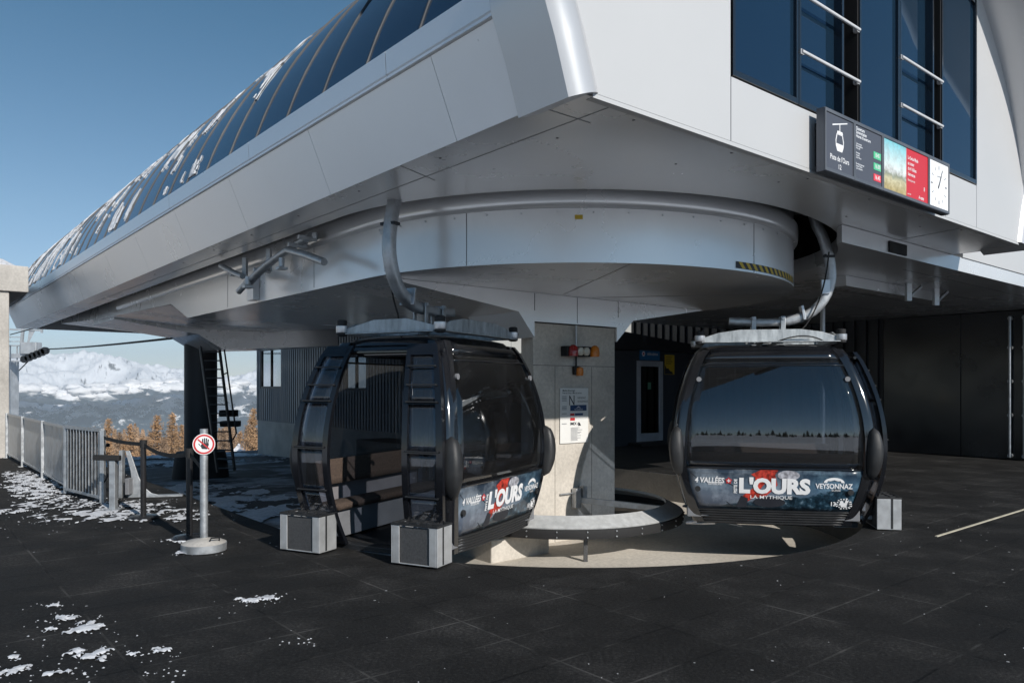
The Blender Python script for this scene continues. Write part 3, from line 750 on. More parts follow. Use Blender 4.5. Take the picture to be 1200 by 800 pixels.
# concrete pillar with a slightly tapering left flank
mb = MB()
A = P(-.19, -.70, 0); B = P(-.19, .905, 0)
pa = [(A.x, A.y), (B.x, B.y), (B.x+.1, B.y+.75), (A.x-.15, A.y+.95)]
mb.poly_prism([(x, y, ZP-.1) for x, y in pa], [(x, y, 2.50) for x, y in pa])
mb.build('concrete_pillar', M['concrete'], S, bevel=.012, recalc=True)
mb = MB(P)
mb.bar((-.1915, -.70, 1.93), (-.1915, .905, 1.93), .003, .008)
mb.bar((-.1915, -.30, 1.92), (-.1915, -.30, -.5), .008, .003, up=(VX, VY, 0)); mb.bar((-.1915, .42, 1.92), (-.1915, .42, -.5), .008, .003, up=(VX, VY, 0))
mb.build('formwork_seams', mat('seam', (.16, .145, .13), .9), S)
mb = MB(P); mb.box(-.62, .3, -1.75, -.80, ZP-.1, -.22); mb.build('concrete_plinth', M['concrete'], S, bevel=.015)
# steel column of the far end
mb = MB(P); mb.lathe((15, -.26, track_z(15)-.2), [(.45, 0), (.45, 4.2)], 40)
mb.build('steel_column', M['anthracite'], S, smooth=40)
mb = MB(P); mb.lathe((15, -.26, track_z(15)-.2), [(.78, 0), (.78, .25), (.70, .85), (.66, .95), (.46, .96)], 40); mb.build('column_base', M['rubber'], S, smooth=30)
# downpipe and gutter floodlight cable
mb = MB(P); mb.tube([(17.5, -4.30, 4.30), (18.5, -4.33, 4.24), (20.5, -4.36, 4.18), (21.3, -4.36, 4.12), (21.55, -4.36, 3.9), (21.6, -4.36, .5), (21.6, -4.36, -1.2)], .06, 10)
mb.build('downpipe', M['anthracite'], S, smooth=60)

# canopy over the right-hand platform
CN = thing('platform_canopy', 'low grey metal canopy over dark platform hall right of station', 'canopy')
mb = MB(P)
ct = [( -3.47, 1.25)]+[(-3.62*math.cos(math.radians(a)), 3.62*math.sin(math.radians(a))) for a in range(22, 91, 4)]+[(5.6, 3.62), (5.6, 12.6), (-3.47, 12.6)]
mb.poly_prism([(u, v, 3.34) for u, v in ct], [(u, v, 3.545) for u, v in ct]); mb.build('ceiling', M['soffit'], CN, recalc=True)
mb = MB(P); mb.box(-3.49, 5.6, 4.85, 12.62, 3.548, 4.3); mb.build('roof_edge', M['white_panel'], CN)
mb = MB(P); mb.box(-2.2, -1.95, 3.9, 7.4, 3.18, 3.338); mb.build('cross_beam', M['soffit'], CN)
for uu, vv in ((-2.4, 5.6), (-2.4, 6.7)):
    mb = MB(P); mb.bar((uu, vv, 3.05), (uu, vv, 3.338), .08, .08); mb.bar((uu, vv, 3.1), (uu, vv+.5, 3.33), .04, .04); mb.build('ceiling_hanger', M['galv'], CN)
mb = MB(P); mb.tube([(-.6, 6.2, 0), (-.6, 6.2, 3.338)], .045, 14); mb.build('support_pole', M['galv'], CN, smooth=50)
mb = MB(P)
for uu in (-3.0, -2.2, -1.2, 0, 1.4): mb.bar((uu, 4.0, 3.3385), (uu, 12, 3.3385), .01, .003)
mb.build('ceiling_joints', M['steel_dark'], CN)
mb = MB(P); mb.box(-3.495, -3.465, 2.45, 2.95, 3.36, 3.5); mb.build('cable_port', M['black_gap'], CN)

# platform hall: dark walls at right and behind
H = thing('platform_hall', 'dark clad platform hall with smooth black sliding doors and ribbed wall', 'building')
mb = MB(P)
for a, b in ((-6.0, -.6), (-.585, 1.35)): pass
mb.box(.9, 12.2, 12.02, 12.2, -.02, 4.4); mb.build('wall', M['clad_dark'], H)
mb = MB(P)
uu = 1.0
while uu < 12:
    mb.box(uu, uu+.16, 11.94, 12.018, 0, 4.4); uu += .30
mb.build('wall_ribs', M['clad_dark'], H)
for a, b in ((-6.2, -.92), (-.905, .86)):
    mb = MB(P); mb.box(a, b, 11.96, 12.02, .02, 3.32); mb.build('sliding_door', M['door_dark'], H, bevel=.006)
mb = MB(P); mb.box(-6.2, .9, 12.05, 12.2, 0, 3.78); mb.build('door_backing', M['black_gap'], H)
for du in (0, .28):
    mb = MB(P); mb.tube([(-2.22+du, 11.88, .06), (-2.22+du, 11.88, 3.2)], .03, 10)
    for z in (.1, 1.0, 1.75, 2.5, 3.15): mb.tube([(-2.22+du, 11.97, z), (-2.22+du, 11.86, z)], .045, 10)
    mb.build('door_rod', M['galv'], H, smooth=50)
mb = MB(P); mb.box(9.2, 9.4, 3.7, 12.0, 2.6, 5.4); mb.build('upper_wall', M['pale_wall'], H)
mb = MB(P); mb.box(9.0, 9.2, 3.7, 12.0, -.02, 2.6); mb.build('lower_wall', M['clad_dark'], H)
mb = MB(P)
for v in (4.5, 5.6, 6.7, 7.8): mb.bar((9.197, v, 2.62), (9.197, v, 5.3), .006, .01)
mb.build('upper_wall_seams', M['grey_ink'], H)

# booth with the blue sign
M['booth_clad'] = mat('booth_clad', (.040, .048, .062), .45, .2, .12, 2, streak=.2)
K = thing('ticket_booth', 'black lift attendant booth with grey framed glass door', 'booth')
u0 = 6.2
mb = MB(P); mb.box(u0, 8.9, 7.75, 8.74, 0, 2.62); mb.box(u0, 8.9, 9.88, 11.9, 0, 2.62); mb.box(u0, 8.9, 8.74, 9.88, 2.36, 2.62); mb.box(8.7, 8.9, 8.74, 9.88, 0, 2.36); mb.build('wall', M['booth_clad'], K)
mb = MB(P); mb.poly_prism([(u0-.22, 7.4, 2.64), (u0-.22, 11.9, 2.64), (u0-.22, 11.9, 2.80), (u0-.22, 8.0, 3.12)], [(9.0, 7.4, 2.64), (9.0, 11.9, 2.64), (9.0, 11.9, 2.80), (9.0, 8.0, 3.12)]); mb.build('roof', M['clad_dark'], K, recalc=True)
mb = MB(P)
for a, b, c, d in ((8.75, 8.91, .02, 2.35), (9.71, 9.87, .02, 2.35), (8.91, 9.71, 2.2, 2.35), (8.91, 9.71, .02, .32)): mb.box(u0-.03, u0+.04, a, b, c, d)
dr = mb.build('door', mat('door_grey', (.45, .48, .54), .4, .3), K, bevel=.006)
mb = MB(P); mb.box(u0, u0+.01, 8.91, 9.71, .32, 2.2); mb.build('pane', glass('booth_pane', (.35, .37, .4), .02, 1.5, .05), dr)
mb = MB(P); mb.tube([(u0-.03, 9.77, 1.0), (u0-.08, 9.77, 1.0), (u0-.08, 9.77, 1.3), (u0-.03, 9.77, 1.3)], .012, 8); mb.build('handle', M['galv'], dr)
mb = MB(P); mb.box(u0-.002, u0-.001, 9.23, 9.37, 1.55, 1.75); mb.build('notice', mat('green_notice', (.10, .25, .17), .5), dr)
def booth_pt(a, b): return (u0-.036, a, b)
SG = thing('booth_sign', 'small blue sign with white lettering above the booth door', 'sign')
mb = MB(P); mb.box(u0-.03, u0-.002, 8.87, 9.72, 2.38, 2.72); b_ = mb.build('board', M['cyan_sign'], SG)
mb = MB(P); put_text(mb, 'télécabine', booth_pt, 9.40, 2.55, .12, bold=.01, sx=.95)
mb.add([booth_pt(9.01+.07*math.cos(PI/3*i), 2.55+.08*math.sin(PI/3*i)) for i in range(6)], [tuple(range(6))])
mb.build('lettering', M['white_ink'], SG)
mb = MB(P); put_poly(mb, disc2d(9.01, 2.55, .03, .035, 12), lambda a, b: (u0-.038, a, b)); mb.build('emblem_dot', M['red_ink'], SG)
YP = thing('yellow_notice', 'yellow notice sheet on dark booth wall right of door', 'notice')
mb = MB(P); mb.box(u0-.01, u0-.002, 9.97, 10.41, 1.98, 2.55); mb.build('sheet', M['yellow_ink'], YP)
mb = MB(P)
for k, z in enumerate((2.48, 2.42, 2.36, 2.30)): mb.box(u0-.013, u0-.011, 10.02, 10.30-.04*(k % 2), z-.01, z+.008)
put_poly(mb, [(9.97, 1.99), (10.35, 1.99), (10.31, 2.06), (10.21, 2.08), (10.13, 2.16), (10.05, 2.15), (9.98, 2.26)], lambda a, b: (u0-.012, a, b))
mb.build('print', M['dark_ink'], YP)
BM = thing('booth_step', 'dark step and sill in front of booth door', 'step')
mb = MB(P); mb.box(u0-.5, u0-.01, 8.4, 10.3, .004, .09); mb.build('slab', M['rubber'], BM, bevel=.01)

# display board with clock on the facade
D = thing('display_board', 'long dark display board with gondola pictogram, screens and white clock', 'display board')
UD = -4.50
panels = [(-1.10, -.57), (-.565, .0), (.005, 1.065), (1.07, 1.60)]
cas = MB(P); cas.box(UD, UD+.075, -1.10, 1.60, 3.53, 4.09); cb = cas.build('casing', mat('casing_grey', (.10, .11, .13), .4, .4), D, bevel=.004)
mb = MB(P)
for v in (-1.0, .5, 1.5): mb.box(UD+.077, UF-.002, v, v+.08, 3.62, 4.0)
mb.box(UD+.09, UD+.12, -.75, -.66, 3.9, 4.13)
mb.build('bracket', M['steel_dark'], D)
mb = MB(P)
for (a, b) in panels:
    for c in ((a, a+.018, 3.535, 4.085), (b-.018, b, 3.535, 4.085), (a+.018, b-.018, 3.535, 3.565), (a+.018, b-.018, 4.055, 4.085)): mb.box(UD-.012, UD-.001, *c)
mb.build('frames', mat('frame_grey', (.15, .16, .18), .4, .4), D, bevel=.002)
def bd(a, b, h=.004): return (UD-h, a, b)
def screen(name, col, em=0.0):
    m, nt, b = nm(name); b.inputs['Base Color'].default_value = (*col, 1); b.inputs['Roughness'].default_value = .35
    if em: b.inputs['Emission Color'].default_value = (*col, 1); b.inputs['Emission Strength'].default_value = em
    return m
mb = MB(P)
for (a, b) in panels[:2]: mb.box(UD-.003, UD-.001, a+.018, b-.018, 3.565, 4.055)
mb.build('panel', screen('panel_grey', (.085, .09, .11)), D)
mb = MB(P); w = mb
c = -.835
put_poly(w, [(c-.13, 3.955), (c+.14, 4.02), (c+.14, 4.03), (c-.13, 3.967)], bd)
put_poly(w, [(c-.006, 3.92), (c+.006, 3.92), (c+.006, 3.99), (c-.006, 3.99)], lambda a, b: bd(a, b, .005))
put_poly(w, [(c-.055, 3.90), (c+.055, 3.90), (c+.045, 3.925), (c-.045, 3.925)], lambda a, b: bd(a, b, .006))
def ringpoly(out, inn): 
    k = len(out); w.add([bd(*p) for p in out]+[bd(*p) for p in inn], [(i, (i+1) % k, k+(i+1) % k, k+i) for i in range(k)])
cabo = [(c-.055, 3.90), (c-.075, 3.84), (c-.07, 3.79), (c-.045, 3.745), (c+.045, 3.745), (c+.07, 3.79), (c+.075, 3.84), (c+.055, 3.90)]
cabi = [(c-.043, 3.892), (c-.061, 3.84), (c-.061, 3.815), (c-.061, 3.812), (c+.061, 3.812), (c+.061, 3.815), (c+.061, 3.84), (c+.043, 3.892)]
ringpoly(cabo, cabi)
w.build('gondola_pictogram', M['white_ink'], D); w = mb = MB(P); put_text(w, "Piste de l'Ours", bd, c, 3.675, .068, bold=.01, sx=.85)
put_text(w, '12', bd, c+.0, 3.605, .062, bold=.01)
w.build('lift_name', M['white_ink'], D); w = mb = MB(P)
x0 = -.53
for s_, z, sz in (('Ouverture', 4.025, .045), ('Sommerzeiten', 3.99, .042), ("Heures d'ouverture", 3.955, .042)): put_text(w, s_, bd, x0, z, sz, bold=.012, align='LEFT', sx=.85)
for z, a3 in ((3.885, ('1ère montée', 'Erste Bergfahrt', 'First ride')), (3.80, ('Dernière', 'montée', 'Last ride up')), (3.70, ('Dernière descente', 'Letzte Talfahrt', 'Last ride down'))):
    for q, s_ in enumerate(a3): put_text(w, s_, bd, x0, z-q*.021, .023, bold=.008, align='LEFT', sx=.9)
w.build('hours_lettering', screen('led_white', (.8, .82, .85), .15), D)
for nm_, col, z, t in (('green_readout', (.08, .42, .22), 3.845, '8.45'), ('green_readout', (.08, .42, .22), 3.74, '16.00'), ('red_readout', (.6, .05, .07), 3.635, '16.45')):
    mb = MB(P); mb.box(UD-.006, UD-.004, -.185, -.035, z-.033, z+.033); r_ = mb.build(nm_, screen(nm_, col, .3), D)
    mb = MB(P); put_text(mb, t, lambda a, b: bd(a, b, .008), -.11, z, .055, bold=.012, sx=.9); mb.build('digits', M['white_ink'], r_)
def poster_mat():
    m, nt, b = nm('poster_picture'); tc = N(nt, 'ShaderNodeTexCoord'); sx = N(nt, 'ShaderNodeSeparateXYZ'); L(nt, tc.outputs['Object'], sx.inputs[0])
    n = N(nt, 'ShaderNodeTexNoise', i_Scale=14.0, i_Detail=8.0, i_Roughness=.7); L(nt, tc.outputs['Object'], n.inputs['Vector'])
    mr = N(nt, 'ShaderNodeMapRange'); mr.inputs['From Min'].default_value = 3.56; mr.inputs['From Max'].default_value = 4.06; L(nt, sx.outputs[2], mr.inputs['Value'])
    ad = N(nt, 'ShaderNodeMath', operation='MULTIPLY_ADD'); L(nt, n.outputs['Fac'], ad.inputs[0]); ad.inputs[1].default_value = .35; L(nt, mr.outputs[0], ad.inputs[2])
    sub = N(nt, 'ShaderNodeMath', operation='SUBTRACT'); L(nt, ad.outputs[0], sub.inputs[0]); sub.inputs[1].default_value = .175
    r = ramp(nt, [(.05, (.45, .36, .16)), (.25, (.60, .55, .35)), (.33, (.28, .30, .22)), (.42, (.62, .64, .62)), (.50, (.72, .82, .80)), (1, (.20, .55, .62))], sub.outputs[0])
    g = ramp(nt, [(.35, .5), (.6, 1.2)], n.outputs['Fac']); mx = N(nt, 'ShaderNodeMixRGB', blend_type='MULTIPLY'); mx.inputs[0].default_value = .5
    L(nt, r.outputs[0], mx.inputs[1]); L(nt, g.outputs[0], mx.inputs[2]); L(nt, mx.outputs[0], b.inputs['Base Color']); b.inputs['Roughness'].default_value = .4
    return m
mb = MB(P); mb.box(UD-.003, UD-.001, .023, .53, 3.565, 4.055); mb.build('picture', poster_mat(), D)
mb = MB(P); mb.box(UD-.003, UD-.001, .53, 1.047, 3.565, 4.055); mb.build('red_panel', screen('red_panel', (.55, .03, .04), .1), D)
mb = MB(P)
for q, s_ in enumerate(('Le Swiss Made', 'au coeur', 'de 4 Vallées', 'bienvenue')): put_text(mb, s_, bd, .565, 3.965-q*.055, .052, bold=.012, align='LEFT', sx=.8)
put_text(mb, 'Bonne journée', bd, .565, 3.74, .035, align='LEFT', sx=.8)
mb.build('poster_lettering', M['white_ink'], D); mb = MB(P); put_text(mb, 'A votre', bd, .82, 3.60, .05, bold=.02, align='LEFT', sx=.8, shear=.3); put_text(mb, 'service', bd, .56, 3.60, .028, align='LEFT')
put_text(mb, '8', bd, .96, 3.70, .06)
mb.build('poster_footer', M['white_ink'], D)
ck = MB(P); ck.box(UD-.003, UD-.001, 1.088, 1.582, 3.565, 4.055); face = ck.build('clock_face', screen('clock_white', (.82, .83, .85), .1), D)
mb = MB(P); cc = (1.335, 3.81)
for h in range(60):
    if h % 5: continue
    a = PI/2-h/60*2*PI; l0 = .165; l1 = .205; wd = .008 if h % 15 else .014
    d = (math.cos(a), math.sin(a)); n_ = (-d[1]*wd/2, d[0]*wd/2)
    put_poly(mb, [(cc[0]+d[0]*l0-n_[0], cc[1]+d[1]*l0-n_[1]), (cc[0]+d[0]*l1-n_[0], cc[1]+d[1]*l1-n_[1]), (cc[0]+d[0]*l1+n_[0], cc[1]+d[1]*l1+n_[1]), (cc[0]+d[0]*l0+n_[0], cc[1]+d[1]*l0+n_[1])], bd)
put_text(mb, 'QUARTZ', bd, 1.335, 3.90, .022)
mb.build('hour_marks', M['dark_ink'], face)
mb = MB(P)
for (ang, l, wd, h_) in ((30, .12, .022, .006), (27, .185, .016, .007)):
    a = math.radians(90-ang); d = (math.cos(a), math.sin(a)); n_ = (-d[1]*wd/2, d[0]*wd/2); b0 = -.04
    put_poly(mb, [(cc[0]+d[0]*b0-n_[0], cc[1]+d[1]*b0-n_[1]), (cc[0]+d[0]*l-n_[0]*.5, cc[1]+d[1]*l-n_[1]*.5), (cc[0]+d[0]*l+n_[0]*.5, cc[1]+d[1]*l+n_[1]*.5), (cc[0]+d[0]*b0+n_[0], cc[1]+d[1]*b0+n_[1])], lambda p, q: bd(p, q, h_))
mb.build('hands', M['dark_ink'], face)

# door-opening cam rails under the left soffit
G = thing('cam_rail', 'curved grey steel cam rails bolted under left soffit', 'guide rail')
vr = -3.40
def sm(p0, p1, p2, n=10): return [tuple((1-t)**2*a+2*t*(1-t)*b+t*t*c for a, b, c in zip(p0, p1, p2)) for t in [i/n for i in range(n+1)]]
def crail(pts, w=.07, h=.09):
    mb = MB(P)
    for i in range(len(pts)-1): mb.bar(pts[i], pts[i+1], w, h)
    return mb
mb = MB(P); mb.tube(sm((2.95, vr, 3.08), (2.0, vr, 3.40), (.95, vr+.05, 3.50), 12), .045, 8, sq=True); mb.build('upper_rail', M['galv'], G, smooth=50)
mb = MB(P); mb.tube(sm((3.0, vr-.1, 3.00), (2.1, vr-.1, 3.28), (1.3, vr-.1, 3.36), 12)+[(.75, vr-.1, 3.22), (.28, vr-.1, 3.08)], .042, 8, sq=True); mb.build('lower_rail', M['galv'], G, smooth=50)
mb = MB(P); mb.tube([(3.75, vr-.1, 3.46), (3.2, vr-.1, 3.29), (2.85, vr-.1, 3.20)], .038, 8, sq=True); mb.build('lead_in_rail', M['galv'], G, smooth=50)
for uu, z in ((3.3, 3.28), (2.4, 3.24), (1.25, 3.42), (.95, 3.47)):
    mb = MB(P); mb.bar((uu, vr+.1, z), (uu, vr+.1, 3.545), .09, .06); mb.bar((uu, vr-.12, z), (uu, vr+.12, z), .05, .05); mb.build('hanger_post', M['galv'], G, bevel=.004)
mb = MB(P); mb.box(3.25, 3.5, -3.2, -3.105, 2.93, 3.36); mb.build('wall_bracket', M['alu'], G)
for uu in (2.55, 1.4):
    mb = MB(P); mb.tube([(uu, vr-.14, 3.16 if uu > 2 else 3.27), (uu, vr-.14, 3.05 if uu > 2 else 3.16)], .035, 12); mb.box(uu-.05, uu+.05, vr-.2, vr-.08, 3.0 if uu > 2 else 3.12, 3.04 if uu > 2 else 3.15)
    mb.build('damper', M['galv'], G, smooth=40)
# small sensor on the drum beside the first hanger
SN = thing('position_sensor', 'small metal sensor on drum wall beside the curved hanger arm', 'sensor')
mb = MB(P); a = drum_pt(-82, 3.36, .0); b = drum_pt(-82, 3.36, .1); mb.tube([a, b], .03, 10); mb.tube([drum_pt(-82, 3.30, .06), drum_pt(-82, 3.42, .06)], .012, 8); mb.build('body', M['galv'], SN, smooth=40)

# guide ring round the pillar
GR = thing('guide_ring', 'galvanised guide ring with black rubber skirt around concrete pillar', 'guide ring')
for a0_, a1_ in ((124.6, 300), (300.4, 484)):
    mb = MB(P)
    A0, A1 = math.radians(a0_), math.radians(a1_)
    mb.lathe((0, 0, 0), [(1.45, .02), (1.46, .055), (1.66, -.045), (1.685, -.06), (1.68, -.075), (1.45, .02)], 60, A0, A1); mb.build('ring_plate', M['galv_sunlit'], GR, smooth=30, recalc=True)
    mb = MB(P); mb.lathe((0, 0, 0), [(1.66, -.078), (1.70, -.078), (1.71, -.12), (1.70, -.19), (1.66, -.19), (1.66, -.078)], 60, A0, A1); mb.build('rubber_skirt', M['rubber'], GR, smooth=30, recalc=True)
mb = MB(P)
for i in range(29):
    a = math.radians(126+i*12.4)
    for z in (-.10, -.165): mb.tube([(1.700*math.cos(a), 1.700*math.sin(a), z), (1.72*math.cos(a), 1.72*math.sin(a), z)], .009, 8)
mb.build('ring_bolts', M['galv'], GR)
for a in (212,):
    r = math.radians(a); mb = MB(P); c, s_ = math.cos(r), math.sin(r)
    mb.bar((1.5*c, 1.5*s_, ZP), (1.5*c, 1.5*s_, -.08), .05, .05); mb.build('ring_post', M['mesh_panel'], GR)
mb = MB(P); mb.box(-.30, -.215, .0, .10, -.05, .22); mb.box(-.23, -.196, -.22, .30, .14, .16); mb.bar((-.26, .12, .05), (-1.3, .75, -.02), .05, .08); mb.box(-.30, -.215, .14, .22, .02, .24); mb.build('wall_anchor', M['galv'], GR, bevel=.004)
# timber pallets in pit behind ring
PB = thing('timber_boards', 'weathered timber boards lying in pit behind guide ring', 'boards')
for k in range(5):
    mb = MB(P); mb.bar((1.2, .9+k*.22, ZP+.06), (.2, 2.0+k*.18, ZP+.06), .16, .05); mb.build('board', mat('timber', (.22, .17, .12), .8, 0, .3, 8), PB, bevel=.004)

# signal lamps on the pillar
def pf(v, z, h=0): return (-.192-h, v, z)
T = thing('signal_lamp', 'red and amber twin signal lamp with cream lenses high on concrete pillar', 'signal lamp')
mb = MB(P); mb.box(-.34, -.20, -.20, .28, 2.06, 2.20); mb.build('housing', M['rubber'], T, bevel=.01)
for v, m_m, nme in ((-.12, 'red_lens', 'red_beacon'), (.30, 'orange', 'amber_beacon')):
    mb = MB(P); mb.lathe((-.37, v, 2.06), [(.0, 0), (.065, .0), (.068, .05), (.06, .12), (.035, .15), (0, .16)], 18); mb.build(nme, M[m_m], T, smooth=50)
for v in (.03, .15):
    mb = MB(P); mb.tube([(-.338, v, 2.13), (-.37, v, 2.13), (-.378, v, 2.13)], [.058, .058, .045], 20); mb.build('round_lens', M['cream_lens'], T, smooth=40)
mb = MB(P); mb.tube([(-.24, .06, 2.2), (-.24, .06, 2.50)], .016, 10); mb.build('conduit', M['galv'], T, smooth=50)
T2 = thing('amber_beacon', 'small amber beacon below the signal lamp on pillar', 'beacon')
mb = MB(P); mb.tube([(-.24, .06, 1.92), (-.24, .06, 2.06)], .012, 8); mb.lathe((-.24, .06, 1.80), [(0, 0), (.05, .01), (.055, .12), (0, .13)], 16); mb.build('base', M['rubber'], T2, smooth=40)
mb = MB(P); mb.lathe((-.29, .08, 1.79), [(0, 0), (.05, .005), (.055, .05), (.05, .11), (0, .13)], 16); mb.build('lens', M['orange'], T2, smooth=40)
# notice board on the pillar
NB = thing('construction_notice', 'white information board listing contractors on concrete pillar', 'notice board')
mb = MB(P); mb.box(-.212, -.200, -.22, .33, .85, 1.62); mb.build('board', M['white_paint'], NB, bevel=.002)
def nb(a, b, h=.004): return (-.212-h, a, b)
mb = MB(P)
put_text(mb, "Maître d'ouvrage", nb, -.18, 1.585, .035, align='LEFT', bold=.01); put_text(mb, 'Piste de l\'Ours - Mise en service', nb, -.18, 1.55, .03, align='LEFT', bold=.01, sx=.95)
put_text(mb, 'N', nb, .0, 1.44, .20, sx=.8); put_text(mb, 'NENDAZ', nb, .11, 1.48, .04, align='LEFT'); put_text(mb, 'VEYSONNAZ', nb, .11, 1.43, .036, align='LEFT')
put_text(mb, 'IMEX A', nb, -.03, 1.12, .055, align='LEFT', bold=.02)
put_poly(mb, [(.12, 1.09), (.18, 1.09), (.15, 1.14)], nb)
mb.build('black_print', M['dark_ink'], NB)
mb = MB(P)
for z in (1.50, 1.48, 1.46, 1.44, 1.36, 1.34, 1.32, 1.26, 1.12): put_poly(mb, [(-.19, z), (-.10, z), (-.10, z+.008), (-.19, z+.008)], nb)
for i in range(12): 
    z = 1.06-i*.016; l = random.uniform(.12, .28); put_poly(mb, [(-.02, z), (-.02+l, z), (-.02+l, z+.006), (-.02, z+.006)], nb)
mb.build('small_print', M['grey_ink'], NB)
mb = MB(P); put_poly(mb, [(-.03, 1.30), (.29, 1.30), (.29, 1.38), (-.03, 1.38)], nb); put_poly(mb, [(.06, 1.235), (.22, 1.235), (.22, 1.265), (.06, 1.265)], nb); mb.build('blue_field', M['blue_ink'], NB)
mb = MB(P); put_poly(mb, [(-.03, 1.235), (.05, 1.235), (.05, 1.265), (-.03, 1.265)], nb); put_poly(mb, [(-.03, 1.165), (.06, 1.165), (.06, 1.205), (-.03, 1.205)], nb); mb.build('red_field', M['red_ink'], NB)
mb = MB(P); put_poly(mb, [(.08, 1.335), (.13, 1.365), (.18, 1.335), (.13, 1.35)], lambda a, b: nb(a, b, .006)); put_text(mb, 'VEYSONNAZ', lambda a, b: nb(a, b, .006), .13, 1.318, .028); mb.build('logo', M['white_ink'], NB)

# ================================================================== CABIN
def Aw(z): return 1.17-(.27 if z < .95 else .215)*(z-.95)**2-(.05 if z > 2.0 else 0)*(z-2.0)*4
def Bw(z): return .95-(.16 if z < .95 else .19)*(z-.95)**2-(.05 if z > 2.0 else 0)*(z-2.0)*4
def ad_pt(s, z, h=0, sg=-1):               # face normal sg*y ; s is metres along x (mirrored for +y)
    x = s*(-sg); y = Bw(z)-.045*(s/Aw(z))**2+h
    return (x, sg*y, z)
def dr_pt(y, z, h=0, sg=1): return (sg*(Aw(z)-.03*(y/Bw(z))**2+h), y, z)
ZT = 2.10
def make_cabin(loc, xdir, label):
    R = thing('gondola_cabin', label, 'gondola', (0,0,0), 'ten seat gondola cabins on the turnaround')
    R['_w'] = (0,0,0)
    # posts at the four corners
    for sx in (-1, 1):
        for sy in (-1, 1):
            mb = MB(); rows = 24; base = 0
            for i in range(rows+1):
                z = .02+(ZT-.02)*i/rows; a, b = Aw(z), Bw(z); rc = .10; e = .16
                prof = [(a-e, b-.045*((a-e)/a)**2+.0), (a-rc, b-.045*((a-rc)/a)**2)]
                yb = b-.045*((a-rc)/a)**2
                for k in range(1, 6):
                    t = PI/2*k/6; prof.append((a-rc+(rc-.02)*math.sin(t), yb-rc*(1-math.cos(t))))
                prof += [(a-.02, yb-rc), (a-.022, b-e-.05)]
                prof += [(a-.022-.06, b-e-.05), (a-.09, b-.13), (a-e, b-.11)]
                for (x, y) in prof: mb.v.append(Vector((sx*x, sy*y, z)))
                m = len(prof)
            for i in range(rows):
                for k in range(m): mb.f.append((i*m+k, i*m+(k+1) % m, (i+1)*m+(k+1) % m, (i+1)*m+k))
            mb.f.append(tuple(range(m))); mb.f.append(tuple(rows*m+k for k in range(m)))
            mb.build('corner_post', M['black_paint'], R, smooth=35, recalc=True)
    for sg in (-1, 1):
        def W2(i, z): return (Aw(z)-.158)*(2*i-1)
        mb = MB(); mb.grid(lambda i, j: ad_pt(W2(i, .70+1.28*j), .70+1.28*j, -.012, sg), 16, 18); mb.build('end_window', M['cab_glass'], R, smooth=80, solid=.006, recalc=True)
        mb = MB(); mb.grid(lambda i, j: ad_pt(W2(i, .20+.48*j), .20+.48*j, -.008, sg), 16, 8); ap = mb.build('advert_panel', M['advert'], R, smooth=80, solid=.03, recalc=True)
        for z0, z1, h, nn_ in ((.682, .698, .0, 'window_sill'), (1.982, 2.10, -.004, 'top_band'), (1.90, 1.912, .002, 'window_bar')):
            mb = MB(); mb.grid(lambda i, j: ad_pt(W2(i, z0+(z1-z0)*j), z0+(z1-z0)*j, h, sg), 12, 2)
            mb.build(nn_, M['black_paint'], R, smooth=60, solid=.03, recalc=True)
        mb = MB(); rr = []
        for k in range(6): z = .19-.03*k; rr += [(z, .0), (z-.008, .012), (z-.018, .012), (z-.024, .0)]
        mb.grid(lambda i, j: ad_pt(W2(i, rr[int(round(j*(len(rr)-1)))][0]), rr[int(round(j*(len(rr)-1)))][0], rr[int(round(j*(len(rr)-1)))][1]-.01, sg), 12, len(rr)-1)
        mb.build('ribbed_skirt', M['black_plastic'], R, smooth=25, solid=.03, recalc=True)
        # screws
        for s in (-.86, .86):
            for z in (.43, 1.74):
                mb = MB(); p, q = ad_pt(s*(1 if z < 1 else .98), z, -.008, sg), ad_pt(s*(1 if z < 1 else .98), z, .016, sg); mb.tube([p, q], .03 if z > 1 else .033, 14); mb.build('fixing_cap', M['black_plastic'] if z < 1 else M['grey_plastic'], R, smooth=40)
        
        # advert artwork
        f3 = lambda h: (lambda a, b: ad_pt(a, b, h, sg))
        mb = MB()
        put_poly(mb, [(-.14, .675), (.06, .675), (.02, .62), (.05, .50), (-.02, .42), (-.10, .35), (-.22, .34), (-.30, .28), (-.34, .36), (-.22, .46), (-.20, .58), (-.25, .62)], f3(-.005)); mb.build('skier_jacket', M['jacket'], ap)
        mb = MB(); put_poly(mb, disc2d(.17, .615, .125, .058, 24), f3(-.004)); mb.build('skier_helmet', M['helmet'], ap)
        mb = MB()
        put_poly(mb, disc2d(-.04, .29, .18, .062, 24), f3(-.0035)); put_poly(mb, [(-.95, .62), (-.94, .62), (-.44, .22), (-.46, .22)], f3(-.004))
        put_poly(mb, [(-.42, .22), (-.36, .36), (-.28, .33), (-.30, .22)], f3(-.004)); put_poly(mb, [(-.50, .50), (-.34, .42), (-.34, .43), (-.5, .51)], f3(-.004))
        mb.build('skier_gear', M['dark_ink'], ap)
        mb = MB(); put_text(mb, '4 VALLÉES', f3(.001), -.725, .535, .088, bold=.03, shear=.12, w=.34); put_text(mb, 'SWITZERLAND', f3(.001), -.66, .492, .03, bold=.01, w=.16); mb.build('resort_lettering', M['white_ink'], ap)
        mb = MB(); put_text(mb, "L'OURS", f3(.001), .015, .475, .235, bold=.055, w=.80)
        pts, fs = text_geo('PISTE DE', .05, .03, w=.17); mb.add([ad_pt(-.425-b, .475+a, .001, sg) for a, b in pts], fs)
